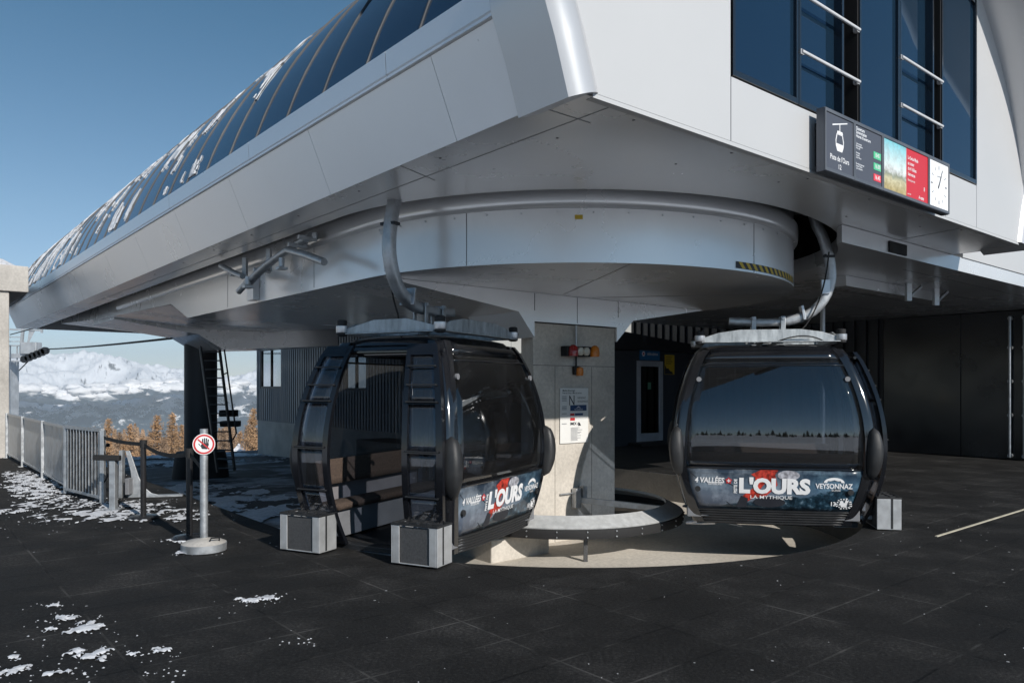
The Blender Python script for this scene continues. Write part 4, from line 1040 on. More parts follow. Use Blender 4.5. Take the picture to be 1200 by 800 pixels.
        put_text(mb, 'LA MYTHIQUE', f3(.001), -.02, .348, .058, bold=.005, w=.47); mb.build('piste_lettering', M['white_ink'], ap)
        mb = MB(); put_text(mb, 'VEYSONNAZ', f3(.001), .675, .495, .082, bold=.025, w=.41); put_text(mb, 'SUISSE', f3(.001), .70, .448, .03, w=.1)
        arc_o = [(.675+.115*math.cos(PI-PI*i/12), .537+.062*math.sin(PI*i/12)) for i in range(13)]
        arc_i = [(.675+.08*math.cos(PI*i/6), .539+.022*(math.sin(PI*i/6))+(.010 if i % 2 else .0)) for i in range(7)]
        mb.add([ad_pt(a, b, .001, sg) for a, b in arc_o+arc_i], [tuple(range(13))+tuple(range(13, 20))]); mb.build('mountain_logo', M['white_ink'], ap)
        mb = MB(); put_text(mb, '13', f3(.001), .67, .285, .066, bold=.03); mb.build('cabin_number', M['white_ink'], ap)
        mb = MB(); rnd = random.Random(3)
        for i in range(16):
            a = i/16*2*PI; r0 = .045+.02*rnd.random(); r1 = .078+.022*rnd.random()
            put_poly(mb, [(.79+r0*math.cos(a), .29+.75*r0*math.sin(a)), (.79+r1*math.cos(a-.1), .29+.75*r1*math.sin(a-.1)), (.79+r1*math.cos(a+.16), .29+.75*r1*math.sin(a+.16))], f3(.001))
        for q in ((.765, .31, .02, .02), (.82, .315, .018, .018), (.79, .285, .04, .02), (.775, .262, .02, .012), (.81, .258, .018, .01), (.75, .285, .012, .014)): put_poly(mb, disc2d(*q, 10), f3(.0015))
        mb.build('beast_emblem', M['white_ink'], ap)
        mb = MB(); put_poly(mb, [(-.505+(.042 if i % 2 == 0 else .028)*math.cos(PI*i/5+.3), .537+(.042 if i % 2 == 0 else .028)*math.sin(PI*i/5+.3)) for i in range(10)], f3(.001))
        mb.build('red_star', M['red_ink'], ap)
        mb = MB(); mb.add([ad_pt(*q, .0025, sg) for q in ((-.510, .517), (-.500, .517), (-.500, .557), (-.510, .557))], [(0,1,2,3)]); mb.add([ad_pt(*q, .003, sg) for q in ((-.525, .532), (-.485, .532), (-.485, .542), (-.525, .542))], [(0,1,2,3)]); mb.build('star_cross', M['white_ink'], ap)
        mb = MB(); mb.grid(lambda i, j: ad_pt(W2(i, .08+.60*j), .08+.60*j, -.055, sg), 12, 6); mb.build('inner_lining', M['lining'], R, smooth=80, solid=.004, recalc=True)
        # bench at this end
        mb = MB(); mb.grid(lambda i, j: (-.98+1.96*i, sg*(.50+.30*j), .43+.02*math.sin(PI*j)), 12, 5); mb.build('seat', M['fabric'], R, smooth=60, solid=.06, recalc=True)
        mb = MB(); mb.grid(lambda i, j: (-.96+1.92*i, sg*(.80+.05*j), .60+.26*j), 12, 4); mb.build('backrest', M['fabric'], R, smooth=60, solid=.035, recalc=True)
        mb = MB(); mb.box(-.98, .98, min(sg*.56, sg*.80), max(sg*.56, sg*.80), .08, .36); mb.build('bench_box', M['grey_plastic'], R, bevel=.01)
    # back side (towards the pillar): window and lower panel
    mb = MB(); mb.grid(lambda i, j: dr_pt((Bw(.4+1.58*j)-.215)*(2*i-1), .4+1.58*j, -.03, -1), 12, 18); mb.build('rear_window', M['rear_glass'], R, smooth=80, solid=.006, recalc=True)
    mb = MB(); mb.grid(lambda i, j: dr_pt((Bw(.02+.38*j)-.215)*(2*i-1), .02+.38*j, -.025, -1), 12, 8); mb.grid(lambda i, j: dr_pt((Bw(1.98+.12*j)-.215)*(2*i-1), 1.98+.12*j, -.025, -1), 12, 3); mb.build('rear_panel', M['black_paint'], R, smooth=60, solid=.03, recalc=True)
    # door side header and sill
    mb = MB(); mb.grid(lambda i, j: dr_pt((Bw(1.95+.15*j)-.215)*(2*i-1), 1.95+.15*j, -.03, 1), 12, 3); mb.tube([dr_pt(-.72, 1.99, .035), dr_pt(.72, 1.99, .035)], .018, 8); mb.build('door_header', M['black_paint'], R, smooth=40, solid=.02, recalc=True)
    mb = MB(); mb.box(.80, Aw(.05)+.04, -.66, .66, -.01, .045); mb.build('door_sill', M['steel_dark'], R, bevel=.006)
    mb = MB()
    n = 48
    def ringpt(z, sc_): 
        out = []
        for k in range(n):
            a = 2*PI*k/n; c, s_ = math.cos(a), math.sin(a); e = 5.0
            r = (abs(c)**e+abs(s_)**e)**(-1/e); out.append((Aw(z)*sc_*r*c, (Bw(z)-.02)*sc_*r*s_, z))
        return out
    loops = [ringpt(2.06, .985), ringpt(2.10, .985), [(x, y, 2.135) for x, y, z in ringpt(2.10, .93)], [(x, y, 2.165) for x, y, z in ringpt(2.10, .75)], [(x, y, 2.175) for x, y, z in ringpt(2.10, .3)]]
    for l in loops: mb.v += [Vector(p) for p in l]
    for i in range(4):
        for k in range(n): mb.f.append((i*n+k, i*n+(k+1) % n, (i+1)*n+(k+1) % n, (i+1)*n+k))
    mb.f.append(tuple(4*n+k for k in range(n))); mb.f.append(tuple(range(n))[::-1])
    mb.build('roof', M['black_paint'], R, smooth=40, recalc=True)
    mb = MB(); fl = [(x*.97, y*.97) for x, y, z in ringpt(.05, .96)]
    mb.poly_prism([(x, y, .0) for x, y in fl], [(x, y, .05) for x, y in fl]); mb.build('floor', M['rubber'], R)
    # bumper pads
    for sx in (-1, 1):
        for sy in (-1, 1):
            mb = MB()
            mb.grid(lambda i, j: (sx*(Aw(.62+.55*j)-.07+.055*math.sin(PI*i)**.5*1.0*(math.sin(PI*max(.04, min(.96, j)))**.35)+.03), sy*(Bw(.62+.55*j)-.24+.27*i+.0*j), .62+.55*j), 10, 14)
            mb2 = MB(); rows = 16; seg = 14
            for i in range(rows+1):
                t = i/rows; z = .58+.60*t; w = math.sin(PI*t)**.38 if 0 < t < 1 else .0
                for k in range(seg):
                    a = 2*PI*k/seg; e = .7
                    ox = math.copysign(abs(math.cos(a))**e, math.cos(a))*.085*w; oy = math.copysign(abs(math.sin(a))**e, math.sin(a))*.105*w
                    mb2.v.append(Vector((sx*(Aw(z)-.055+ox), sy*(Bw(z)-.045+oy), z)))
            for i in range(rows):
                for k in range(seg): mb2.f.append((i*seg+k, i*seg+(k+1) % seg, (i+1)*seg+(k+1) % seg, (i+1)*seg+k))
            mb2.build('bumper_pad', M['black_plastic'], R, smooth=60, recalc=True)
    # door leaves, slid open
    for sy in (-1, 1):
        y0, y1 = sy*.44, sy*.89; H0, H1 = .05, 2.06; off = .085
        def q(y, z, h=0): return dr_pt(y*.0, z, off+h, 1)[0:1]+(y*(Bw(z)/.95), z)
        mb = MB()
        def strip(ya, yb, za, zb, th=.045, n_=20):
            base = len(mb.v)
            for i in range(n_+1):
                z = za+(zb-za)*i/n_
                for (y, h) in ((ya, 0), (yb, 0), (yb, -th), (ya, -th)): mb.v.append(Vector(q(y, z, h)))
            for i in range(n_):
                for k in range(4): mb.f.append((base+i*4+k, base+i*4+(k+1) % 4, base+(i+1)*4+(k+1) % 4, base+(i+1)*4+k))
            mb.f.append(tuple(base+k for k in range(4))); mb.f.append(tuple(base+n_*4+k for k in range(4)))
        strip(y0, y0+sy*.062, H0, H1); strip(y1-sy*.070, y1, H0, H1)
        strip(y0+sy*.062, y1-sy*.070, H1-.11, H1, n_=4); strip(y0+sy*.062, y1-sy*.070, H0, H0+.08, n_=3)
        for z in (1.49, 1.03, .60): strip(y0+sy*.062, y1-sy*.070, z-.012, z+.012, n_=2)
        D_ = mb.build('door_leaf', M['door_paint'], R, smooth=30, recalc=True)
        for za, zb in ((.13, .588), (.612, 1.018), (1.042, 1.478), (1.502, 1.95)):
            mb = MB(); mb.grid(lambda i, j: q(y0+sy*(.062+(.45-.132)*i), za+(zb-za)*j, -.02), 6, 8); mb.build('pane', M['door_glass'], D_, smooth=80, solid=.005, recalc=True)
        mb = MB()
        for z in (1.84, 1.66, 1.50, 1.04, .61): mb.tube([q(y0+sy*.05, z, .018), q(y1-sy*.05, z, .018)], .008, 8); 
        for z in (1.84, 1.66, 1.50, 1.04, .61):
            for y in (y0+sy*.05, y1-sy*.05): mb.tube([q(y, z, .0), q(y, z, .022)], .010, 8)
        mb.build('ski_bar', M['black_plastic'], D_, smooth=50)
        # ski box
        bx0, bx1 = Aw(.2)+off+.03, Aw(.2)+off+.29; ya, yb = min(y0-sy*.02, y1+sy*.03), max(y0-sy*.02, y1+sy*.03)
        K_ = MB(); 
        e = .09
        for (a, b, c, d) in ((bx0, bx1, ya, ya+.012), (bx0, bx1, yb-.012, yb)): K_.box(a, b, c, d, .02, .37)
        K_.box(bx1-.012, bx1, ya+.0125, ya+e, .02, .37); K_.box(bx1-.012, bx1, yb-e, yb-.0125, .02, .37); K_.box(bx0, bx1, ya+.0125, yb-.0125, .02, .03)
        kb = K_.build('ski_box', M['box_alu'], R, bevel=.006)
        mb = MB(); mb.box(bx1-.03, bx1-.016, ya+.02, yb-.02, .035, .36); mb.box(bx0, bx0+.012, ya+.0125, yb-.0125, .035, .37); mb.build('box_grille', M['mesh_panel'], kb)
        mb = MB(); xm = (bx0+bx1)/2+.03
        mb.box(xm-.012, xm+.012, ya-.003, ya+.0, .03, .37); mb.box(xm-.012, xm+.012, yb, yb+.003, .03, .37)
        mb.box(bx0, bx1+.004, ya-.004, ya+.018, .371, .39); mb.box(bx0, bx1+.004, yb-.018, yb+.004, .371, .39); mb.box(bx0, bx0+.02, ya+.018, yb-.018, .371, .39); mb.box(bx1-.016, bx1+.004, ya+.018, yb-.018, .371, .39)
        mb.box(xm-.008, xm+.008, ya+.018, yb-.018, .371, .388)
        for k in (1, 2, 3): y = ya+(yb-ya)*k/4; mb.box(bx0+.02, bx1-.016, y-.008, y+.008, .3705, .387)
        mb.build('box_rim', M['black_plastic'], kb, bevel=.003)
        mb = MB(); mb.grid(lambda i, j: (bx0+.022+(bx1-bx0-.045)*i, ya+.02+(yb-ya-.04)*j, .345+.02*noise.noise(Vector((i*3, j*6+sy*4, 1)))), 10, 20); mb.build('packed_snow', M['snow'], kb, smooth=80)
        mb = MB(); mb.bar((Aw(.1)-.05, (y0+y1)/2, .12), (bx0+.01, (y0+y1)/2, .12), .10, .04); mb.build('box_bracket', M['galv'], kb)
    # roof frame of galvanised plates on four rubber mounts
    ax_, ty = .80, .60
    for sy in (-1, 1):
        mb = MB(); pr = [(-ax_, 2.20), (ax_, 2.20), (ax_, 2.245), (.60, 2.31), (.35, 2.345), (-.35, 2.345), (-.60, 2.31), (-ax_, 2.245)]
        mb.poly_prism([(x, sy*ty-.012, z) for x, z in pr], [(x, sy*ty+.012, z) for x, z in pr]); mb.box(-ax_, ax_, sy*ty-.06, sy*ty+.06, 2.188, 2.20); mb.build('roof_beam', M['galv_beam'], R, bevel=.003)
    for sx in (-1, 1):
        mb = MB(); pr = [(-ty+.02, 2.20), (ty-.02, 2.20), (ty-.02, 2.24), (.2, 2.33), (-.2, 2.33), (-ty+.02, 2.24)]
        mb.poly_prism([(sx*ax_-.012, y, z) for y, z in pr], [(sx*ax_+.012, y, z) for y, z in pr]); mb.box(sx*ax_-.05, sx*ax_+.05, -ty+.061, ty-.061, 2.187, 2.199); mb.build('roof_crossbeam', M['galv_beam'], R, bevel=.003)
        for sy in (-1, 1):
            mb = MB(); mb.lathe((sx*(ax_+.02), sy*ty, 2.17), [(.03, 0), (.055, .01), (.055, .033), (.04, .035), (.04, .112), (.05, .113), (.052, .16), (.035, .17)], 18); mt = mb.build('rubber_mount', M['rubber'], R, smooth=40)
            mb = MB(); mb.lathe((sx*(ax_+.02), sy*ty, 2.205), [(.06, 0), (.064, .01), (.064, .07), (.058, .075)], 18); mb.build('mount_cup', M['alu'], mt, smooth=40)
    # hanger arm: C-shaped, outboard of cabin, back over it under the grip
    mb = MB(); path = [(-.42, 0, 2.50), (.0, 0, 2.475), (.22, 0, 2.48)]+sm((.32, 0, 2.50), (.74, 0, 2.56), (.82, 0, 2.98), 10)+sm((.825, 0, 3.02), (.84, 0, 3.25), (.72, 0, 3.58), 6)+[(.66, 0, 3.70), (.60, 0, 3.9)]
    path = [p for i, p in enumerate(path) if i == 0 or (Vector(p)-Vector(path[i-1])).length > .02]
    mb.tube(path, [.05 if i < 3 else .062 for i in range(len(path))], 16, sq=True); hg = mb.build('hanger_arm', M['galv'], R, smooth=50)
    for x in (-.12, .24):
        mb = MB()
        for y in (-.075, .075): mb.box(x-.028, x+.028, y-.008, y+.008, 2.22, 2.55)
        mb.tube([(x, -.10, 2.525), (x, .10, 2.525)], .022, 12); mb.tube([(x, -.10, 2.245), (x, .10, 2.245)], .022, 12)
        mb.build('hanger_link', M['galv'], hg, smooth=40, bevel=.003)
    mb = MB(); mb.box(-.2, .34, -.58, -.56, 2.215, 2.26); mb.box(-.22, .36, -.05, .05, 2.20, 2.235); mb.box(-.06, .0, -.588, .588, 2.205, 2.24); mb.box(.14, .20, -.588, .588, 2.205, 2.24); mb.build('centre_frame', M['galv_beam'], hg)
    mb = MB(); mb.tube(sm((.79, -.07, 3.35), (.74, -.10, 2.75), (.50, -.12, 2.42), 10)+sm((.46, -.14, 2.38), (.2, -.3, 2.2), (-.05, -.3, 2.2), 8), .009, 8); mb.tube(sm((.1, -.62, 2.20), (.4, -.70, 2.32), (.62, -.64, 2.19), 10), .008, 8)
    mb.build('cable', M['rubber'], hg, smooth=60)
    mb = MB(); mb.box(.70, .80, -.085, -.065, 2.82, 3.0); mb.build('type_plate', M['alu'], hg, bevel=.003)
    mb = MB(); mb.box(.76, .86, -.09, .09, 3.28, 3.31); mb.tube([(.74, -.12, 3.30), (.74, -.05, 3.30)], .02, 8); mb.build('clamp', M['steel_dark'], hg, bevel=.003)
    mb = MB(); mb.bar((.50, 0, 2.50), (.47, 0, 2.68), .18, .03); mb.build('clamp', M['alu'], hg, bevel=.003)
    mb = MB(); mb.box(.1, .72, -.16, .16, 3.88, 4.08); mb.tube([(.1, -.3, 4.0), (.1, .3, 4.0)], .05, 12); mb.build('grip', M['steel_dark'], hg, bevel=.01)
    # guide foot under the floor
    for sy in (-1, 1):
        mb = MB(); mb.tube([(-.86, sy*.7, .01), (-.98, sy*.66, -.02), (-.80, sy*.58, -.035), (-.64, sy*.66, -.01)], .018, 8); mb.build('guide_foot', M['alu'], R, smooth=40)
    mb = MB(); mb.box(.75, 1.02, -.55, .55, -.035, -.012); mb.build('guide_plate', M['galv'], R)
    R.location = loc; R.rotation_euler = (0, 0, math.atan2(xdir[1], xdir[0]))
    return R
def advert_mat():
    m, nt, b = nm('advert'); tc = N(nt, 'ShaderNodeTexCoord'); sx = N(nt, 'ShaderNodeSeparateXYZ'); L(nt, tc.outputs['Object'], sx.inputs[0])
    # coordinate along the text: x on the -y face, -x on the +y face
    sy = N(nt, 'ShaderNodeMath', operation='SIGN'); L(nt, sx.outputs[1], sy.inputs[0]); mu = N(nt, 'ShaderNodeMath', operation='MULTIPLY'); L(nt, sy.outputs[0], mu.inputs[0]); L(nt, sx.outputs[0], mu.inputs[1])
    s = N(nt, 'ShaderNodeMath', operation='MULTIPLY'); L(nt, mu.outputs[0], s.inputs[0]); s.inputs[1].default_value = -1
    cb = N(nt, 'ShaderNodeCombineXYZ'); L(nt, s.outputs[0], cb.inputs[0]); L(nt, sx.outputs[2], cb.inputs[1])
    n = N(nt, 'ShaderNodeTexNoise', i_Scale=3.2, i_Detail=9.0, i_Roughness=.65); L(nt, cb.outputs[0], n.inputs['Vector'])
    n2 = N(nt, 'ShaderNodeTexNoise', i_Scale=11.0, i_Detail=9.0, i_Roughness=.75); L(nt, cb.outputs[0], n2.inputs['Vector'])
    # sky part
    mr = N(nt, 'ShaderNodeMapRange'); mr.inputs['From Min'].default_value = .2; mr.inputs['From Max'].default_value = .68; L(nt, sx.outputs[2], mr.inputs['Value'])
    sk = ramp(nt, [(0, (.05, .06, .085)), (.3, (.17, .20, .26)), (.6, (.15, .21, .28)), (.85, (.04, .06, .09)), (1, (.012, .014, .022))], mr.outputs[0])
    cl = ramp(nt, [(.46, (.015, .03, .05)), (.64, (.50, .57, .64))], n.outputs['Fac']); mx = N(nt, 'ShaderNodeMixRGB'); mx.inputs[0].default_value = .35; L(nt, sk.outputs[0], mx.inputs[1]); L(nt, cl.outputs[0], mx.inputs[2])
    # dark ridges lower right
    h = N(nt, 'ShaderNodeMath', operation='MULTIPLY_ADD'); L(nt, s.outputs[0], h.inputs[0]); h.inputs[1].default_value = .16; h.inputs[2].default_value = .18
    hn = N(nt, 'ShaderNodeMath', operation='MULTIPLY_ADD'); L(nt, n.outputs['Fac'], hn.inputs[0]); hn.inputs[1].default_value = .30; L(nt, h.outputs[0], hn.inputs[2])
    d = N(nt, 'ShaderNodeMath', operation='SUBTRACT'); L(nt, hn.outputs[0], d.inputs[0]); L(nt, sx.outputs[2], d.inputs[1])
    mk = ramp(nt, [(.0, 0.0), (.02, 1.0)], d.outputs[0])
    mnt = ramp(nt, [(.42, (.006, .014, .022)), (.55, (.03, .06, .085)), (.68, (.30, .36, .42))], n2.outputs['Fac'])
    m2 = N(nt, 'ShaderNodeMixRGB'); L(nt, mk.outputs[0], m2.inputs[0]); L(nt, mx.outputs[0], m2.inputs[1]); L(nt, mnt.outputs[0], m2.inputs[2])
    # turquoise band to the right
    tq = N(nt, 'ShaderNodeMapRange'); tq.inputs['From Min'].default_value = 0; tq.inputs['From Max'].default_value = .5; tq.inputs['To Max'].default_value = .5; L(nt, s.outputs[0], tq.inputs['Value'])
    m3 = N(nt, 'ShaderNodeMixRGB', blend_type='MULTIPLY'); L(nt, tq.outputs[0], m3.inputs[0]); L(nt, m2.outputs[0], m3.inputs[1]); m3.inputs[2].default_value = (.22, .72, .95, 1)
    L(nt, m3.outputs[0], b.inputs['Base Color']); b.inputs['Roughness'].default_value = .3; b.inputs['Coat Weight'].default_value = .4
    return m
M['advert'] = advert_mat()
c1 = make_cabin((-.885, 8.45, 0), (-.438, -.899), 'black gondola cabin with its door open facing the barrier posts, left of the concrete pillar')
c2 = copy_tree(c1)
c2.location = (3.24, 9.81, -.01); c2.rotation_euler = (0, 0, math.atan2(-.19, .98))
c2['label'] = 'black gondola cabin right of the concrete pillar, wide advert end facing viewer, hazard tape above'

# ================================================================== LADDER at the column
LD = thing('access_ladder', 'tall leaning steel ladder with handrails against dark column', 'ladder')
def colpt(px, py, Y): return ((px-600)/890*Y, Y, 1.65-(py-452)/890*Y)
Yl0, Yl1 = 21.6, 20.6
def lp(px, py, t): Y = Yl0+(Yl1-Yl0)*t; return colpt(px, py, Y)
Lt, Lb = lp(233, 396, 0), lp(255, 553, 1); Rt, Rb = lp(257, 407, 0), lp(275, 551, 1)
Lt = (Lt[0], Lt[1], 3.0); 
mb = MB(); mb.bar(Lt, Lb, .05, .10); mb.build('rail', M['steel_dark'], LD)
mb = MB(); mb.bar(Rt, Rb, .05, .10); mb.build('rail', M['steel_dark'], LD)
for i in range(15):
    t = (i+.6)/15; a = Vector(Lt).lerp(Vector(Lb), t); b = Vector(Rt).lerp(Vector(Rb), t); b.z = a.z
    mb = MB(); mb.bar(tuple(a), tuple(b), .07, .035); mb.build('rung', M['steel_dark'], LD)
for T0, B0, off in ((Lt, Lb, .12), (Rt, Rb, .22)):
    a = Vector(T0).lerp(Vector(B0), .02); b = Vector(T0).lerp(Vector(B0), .72); o_ = Vector((off, -.25, .05))
    mb = MB(); mb.tube([tuple(a+o_), tuple(b+o_*1.3), tuple(b+o_*.6-Vector((0,0,.15))), tuple(b-Vector((0,0,.12)))], .022, 8); mb.tube([tuple(a.lerp(b, .3)+o_), tuple(a.lerp(b, .3))], .02, 6); mb.build('handrail', M['steel_dark'], LD, smooth=50)
mb = MB(); x, y, z = lp(263, 484, .55); mb.box(x-.2, x+.25, y+.1, y+.4, z-.1, z+.08); x, y, z = lp(264, 496, .62); mb.box(x-.2, x+.3, y+.1, y+.4, z-.1, z+.06); mb.build('junction_box', M['rubber'], LD, bevel=.02)

# ================================================================== SMALL GREY BUILDING behind
SB = thing('service_building', 'small grey ribbed building on concrete base behind steel column', 'building')
ub, ue = 24.2, 9.5; vb = 5.0
# concrete base with door opening, ribbed upper storey with two windows
mb = MB(P)
mb.box(ue, ub, vb+.04, vb+.3, -1.6, -.0) if False else None
zc_ = .18
for a, b in ((ue, 19.2), (20.3, ub)): mb.box(a, b, vb, vb+.25, -1.7, zc_)
mb.box(19.2, 20.3, vb, vb+.25, -.35, zc_); mb.box(ub-.25, ub, vb+.25, vb+5, -1.7, zc_)
mb.build('concrete_base', M['concrete_pale'], SB)
mb = MB(P); mb.box(19.22, 20.28, vb+.1, vb+.14, -1.6, -.36); mb.build('door', M['steel_dark'], SB)
def win_px(u0, u1, z0, z1):
    mb = MB(P); f = .08
    for a, b, c, d in ((u0, u0+f, z0, z1), (u1-f, u1, z0, z1), (u0+f, u1-f, z0, z0+f), (u0+f, u1-f, z1-f, z1), ((u0+u1)/2-.03, (u0+u1)/2+.03, z0+f, z1-f)): mb.box(a, b, vb-.03, vb+.06, c, d)
    w_ = mb.build('window', M['steel_dark'], SB)
    mb = MB(P); mb.box(u0+f, u1-f, vb+.02, vb+.03, z0+f, z1-f); mb.build('pane', M['facade_pane'], w_)
m_, nt_, b_ = nm('mirror_pane'); b_.inputs['Base Color'].default_value = (.55, .6, .65, 1); b_.inputs['Metallic'].default_value = 1; b_.inputs['Roughness'].default_value = .05; M['facade_pane'] = m_
wins = [(21.6, 23.8, 1.55, 3.2), (14.6, 16.2, 1.5, 2.9), (11.2, 12.4, 1.5, 2.9)]
for w_ in wins: win_px(*w_)
mb = MB(P); uu = ue
mb.box(ub-.02, ub+.02, vb-.04, vb+5, zc_, 4.4)
segs = []
while uu < ub-.05:
    inw = [w_ for w_ in wins if uu+.1 > w_[0] and uu < w_[1]]
    rng = [(zc_, 4.4)] if not inw else [(zc_, inw[0][2]), (inw[0][3], 4.4)]
    for z0, z1 in rng:
        mb.box(uu, uu+.11, vb-.03, vb+.04, z0, z1); mb.box(uu+.11, uu+.2, vb+.0, vb+.04, z0, z1)
    uu += .2
mb.build('ribbed_cladding', M['clad_grey'], SB)
mb = MB(P); mb.box(ue-.2, ub+.2, vb-.2, vb+5.2, 4.402, 4.6); mb.build('roof', M['steel_dark'], SB)

# ================================================================== LEFT CONCRETE PORTAL
CP = thing('concrete_portal', 'sunlit concrete pillar with thick snow covered roof slab at left edge', 'concrete structure')
mb = MB(P); mb.box(12.98, 16.5, -9.5, -5.17, -2.0, 3.82); mb.build('pillar', M['concrete_pale'], CP, bevel=.02)
mb = MB(P); mb.box(12.9, 17.2, -10.5, -4.80, 3.82, 4.42); mb.build('roof_slab', M['concrete_pale'], CP, bevel=.02)
mb = MB(P); mb.grid(lambda i, j: (13.0+4.1*i, -10.4+5.5*j, 4.41+.62*(math.sin(PI*min(1, j*1.0))**.4)*(math.sin(PI*i)**.4)), 16, 16); mb.build('snow_cap', M['snow'], CP, smooth=70)

# ================================================================== FENCE
F = thing('railing_fence', 'galvanised flat bar railing running along the snowy matting edge', 'fence')
vf = -5.2
for (a, b) in ((12.9, 10.45), (10.4, 7.95), (7.9, 5.5)):
    mb = MB(P)
    mb.bar((a, vf, 1.0), (b, vf, 1.0), .05, .04); mb.bar((a, vf, .1), (b, vf, .1), .05, .03)
    n_ = int((a-b)/.115)
    for i in range(1, n_): u = a-(a-b)*i/n_; mb.box(u-.003-.045, u-.003+.045, vf-.006, vf+.006, .115, .98)
    mb.build('panel', M['galv'], F)
for u in (12.92, 10.42, 7.92, 5.5):
    mb = MB(P); mb.box(u-.03, u+.03, vf-.05, vf-.0, 0, 1.03); mb.box(u-.08, u+.08, vf-.1, vf+.05, .004, .015); mb.build('post', M['galv'], F, bevel=.003)
GT = thing('barrier_gate', 'galvanised gate of vertical flat bars at near end of fence', 'gate')
gd = P(5.35, -5.28, 0); ge_ = P(3.95, -5.06, 0)
def gp(t, z): return (gd.x+(ge_.x-gd.x)*t, gd.y+(ge_.y-gd.y)*t, z)
mb = MB(); mb.bar(gp(0, 1.03), gp(1, 1.03), .05, .05); mb.bar(gp(0, .09), gp(1, .09), .05, .04); mb.bar(gp(0, .02), gp(0, 1.03), .05, .05); mb.bar(gp(1, .02), gp(1, 1.03), .06, .06); mb.build('frame', M['galv'], GT, bevel=.003)
mb = MB()
for i in range(1, 12): mb.bar(gp(i/12, .1), gp(i/12, 1.0), .012, .055, up=(0, 1, 0))
mb.build('bars', M['galv'], GT)
mb = MB(); mb.tube(sm(gp(1.02, .75), (gp(1.05, .6)[0]+.1, gp(1, .6)[1], .45), gp(1.02, .3), 8), .01, 6); mb.build('latch_cable', M['rubber'], GT)
BN = thing('banner', 'white printed banner with dark lower band hung on the railing fence', 'banner')
def bn(u, z, h=.0): return (u, vf+.055+h+0*z, z)
bn2 = lambda u, z, h=0: (u, vf-.055-h, z)
for fn, nm2 in ((bn2, 'sheet'),):
    mb = MB(P); mb.grid(lambda i, j: (9.3-1.9*i, vf+.02+.015*math.sin(i*9), .22+.78*j), 14, 8); sh = mb.build('sheet', M['white_paint'], BN, smooth=60, solid=.004)
mb = MB(P); mb.grid(lambda i, j: (9.1-1.5*i, vf+.026+.015*math.sin((.105+i*.79)*9), .28+.13*j), 12, 1); mb.build('dark_band', M['dark_ink'], BN)
mb = MB(P); 
def bt(a, b): return (8.35+a, vf+.05, b)
def bt2(a, b): return (8.35-a, vf+.06, b)
put_text(mb, 'Piste de l\'Ours', bt2, 0, .82, .2, bold=.01); mb.build('lettering', M['grey_ink'], BN)
mb = MB(P); put_poly(mb, disc2d(0.45, .62, .1, .09, 14), bt2); put_text(mb, 'WELCOME', bt2, -.1, .62, .14, bold=.02); mb.build('red_print', M['red_ink'], BN)

# ================================================================== STANCHIONS, BELT, SIGN POST
def stanchion(px, py, label):
    x, y = ground(px, py)
    R = thing('barrier_post', label, 'barrier post', (x, y, 0), 'black belt barrier posts')
    mb = MB(); mb.tube([(x, y, .02), (x, y, .96)], .034, 16); mb.build('pole', M['rubber_gloss'], R, smooth=50)
    mb = MB(); mb.lathe((x, y, .004), [(.185, 0), (.185, .012), (.16, .03), (.05, .04), (.036, .04)], 32); mb.build('base', M['rubber_gloss'], R, smooth=30)
    mb = MB(); mb.tube([(x, y, .88), (x, y, .975)], .042, 16); mb.build('head', M['rubber'], R, smooth=40)
    return x, y
M['rubber_gloss'] = mat('post_black', (.02, .02, .022), .3, 0, .1, 5)
s1 = stanchion(168, 607, 'black belt barrier post on snow, the one farther from round sign')
s2 = stanchion(222, 631, 'black belt barrier post directly behind the round hand sign')
x, y = ground(239, 645); sgn = (x, y)
RS = thing('hand_sign_post', 'galvanised post in round concrete foot carrying red ringed stop hand sign', 'sign', (x, y, 0))
mb = MB(); mb.tube([(x, y, .09), (x, y, 1.22)], .038, 18); mb.build('post', M['galv'], RS, smooth=50)
mb = MB(); mb.lathe((x, y, .004), [(.205, 0), (.212, .01), (.212, .08), (.20, .082), (.17, .10), (.04, .125), (.04, .13)], 40); mb.build('foot', M['concrete_pale'], RS, smooth=30)
mb = MB(); mb.lathe((x, y, .004), [(.2125, .004), (.2155, .004), (.2155, .078), (.2125, .078)], 40); mb.build('foot_band', M['galv'], RS, smooth=40)
mb = MB(); mb.tube([(x+.10, y-.1, .12), (x+.12, y-.12, .15), (x+.17, y-.04, .14), (x+.16, y-.02, .10)], .008, 6); mb.build('lifting_hook', M['steel_dark'], RS)
fx = Vector((x, y, 0)).normalized(); rt = Vector((fx.y, -fx.x, 0)); cz = 1.07
def spt(a, b, h=0): p = Vector((x, y, cz))-fx*(.045+h)+rt*a+Vector((0, 0, b)); return (p.x, p.y, p.z)
def disc(r, h0, h1, m, name, par, cx_=0, cy_=0):
    mb = MB(); pts = disc2d(cx_, cy_, r, r, 36); mb.poly_prism([spt(a, b, h0) for a, b in pts], [spt(a, b, h1) for a, b in pts]); return mb.build(name, M[m], par, recalc=True)
sd = disc(.105, 0, .006, 'white_ink', 'sign_plate', RS)
mb = MB(); o_ = disc2d(0, 0, .098, .098, 40); i_ = disc2d(0, 0, .080, .080, 40)
mb.add([spt(a, b, .008) for a, b in o_]+[spt(a, b, .008) for a, b in i_], [(i, (i+1) % 40, 40+(i+1) % 40, 40+i) for i in range(40)])
mb.build('red_ring', M['red_ink'], sd)
mb = MB()
put_poly(mb, [(-.02, -.045), (.03, -.05), (.045, -.01), (.045, .01), (-.015, .012), (-.03, -.01)], lambda a, b: spt(a, b, .009))
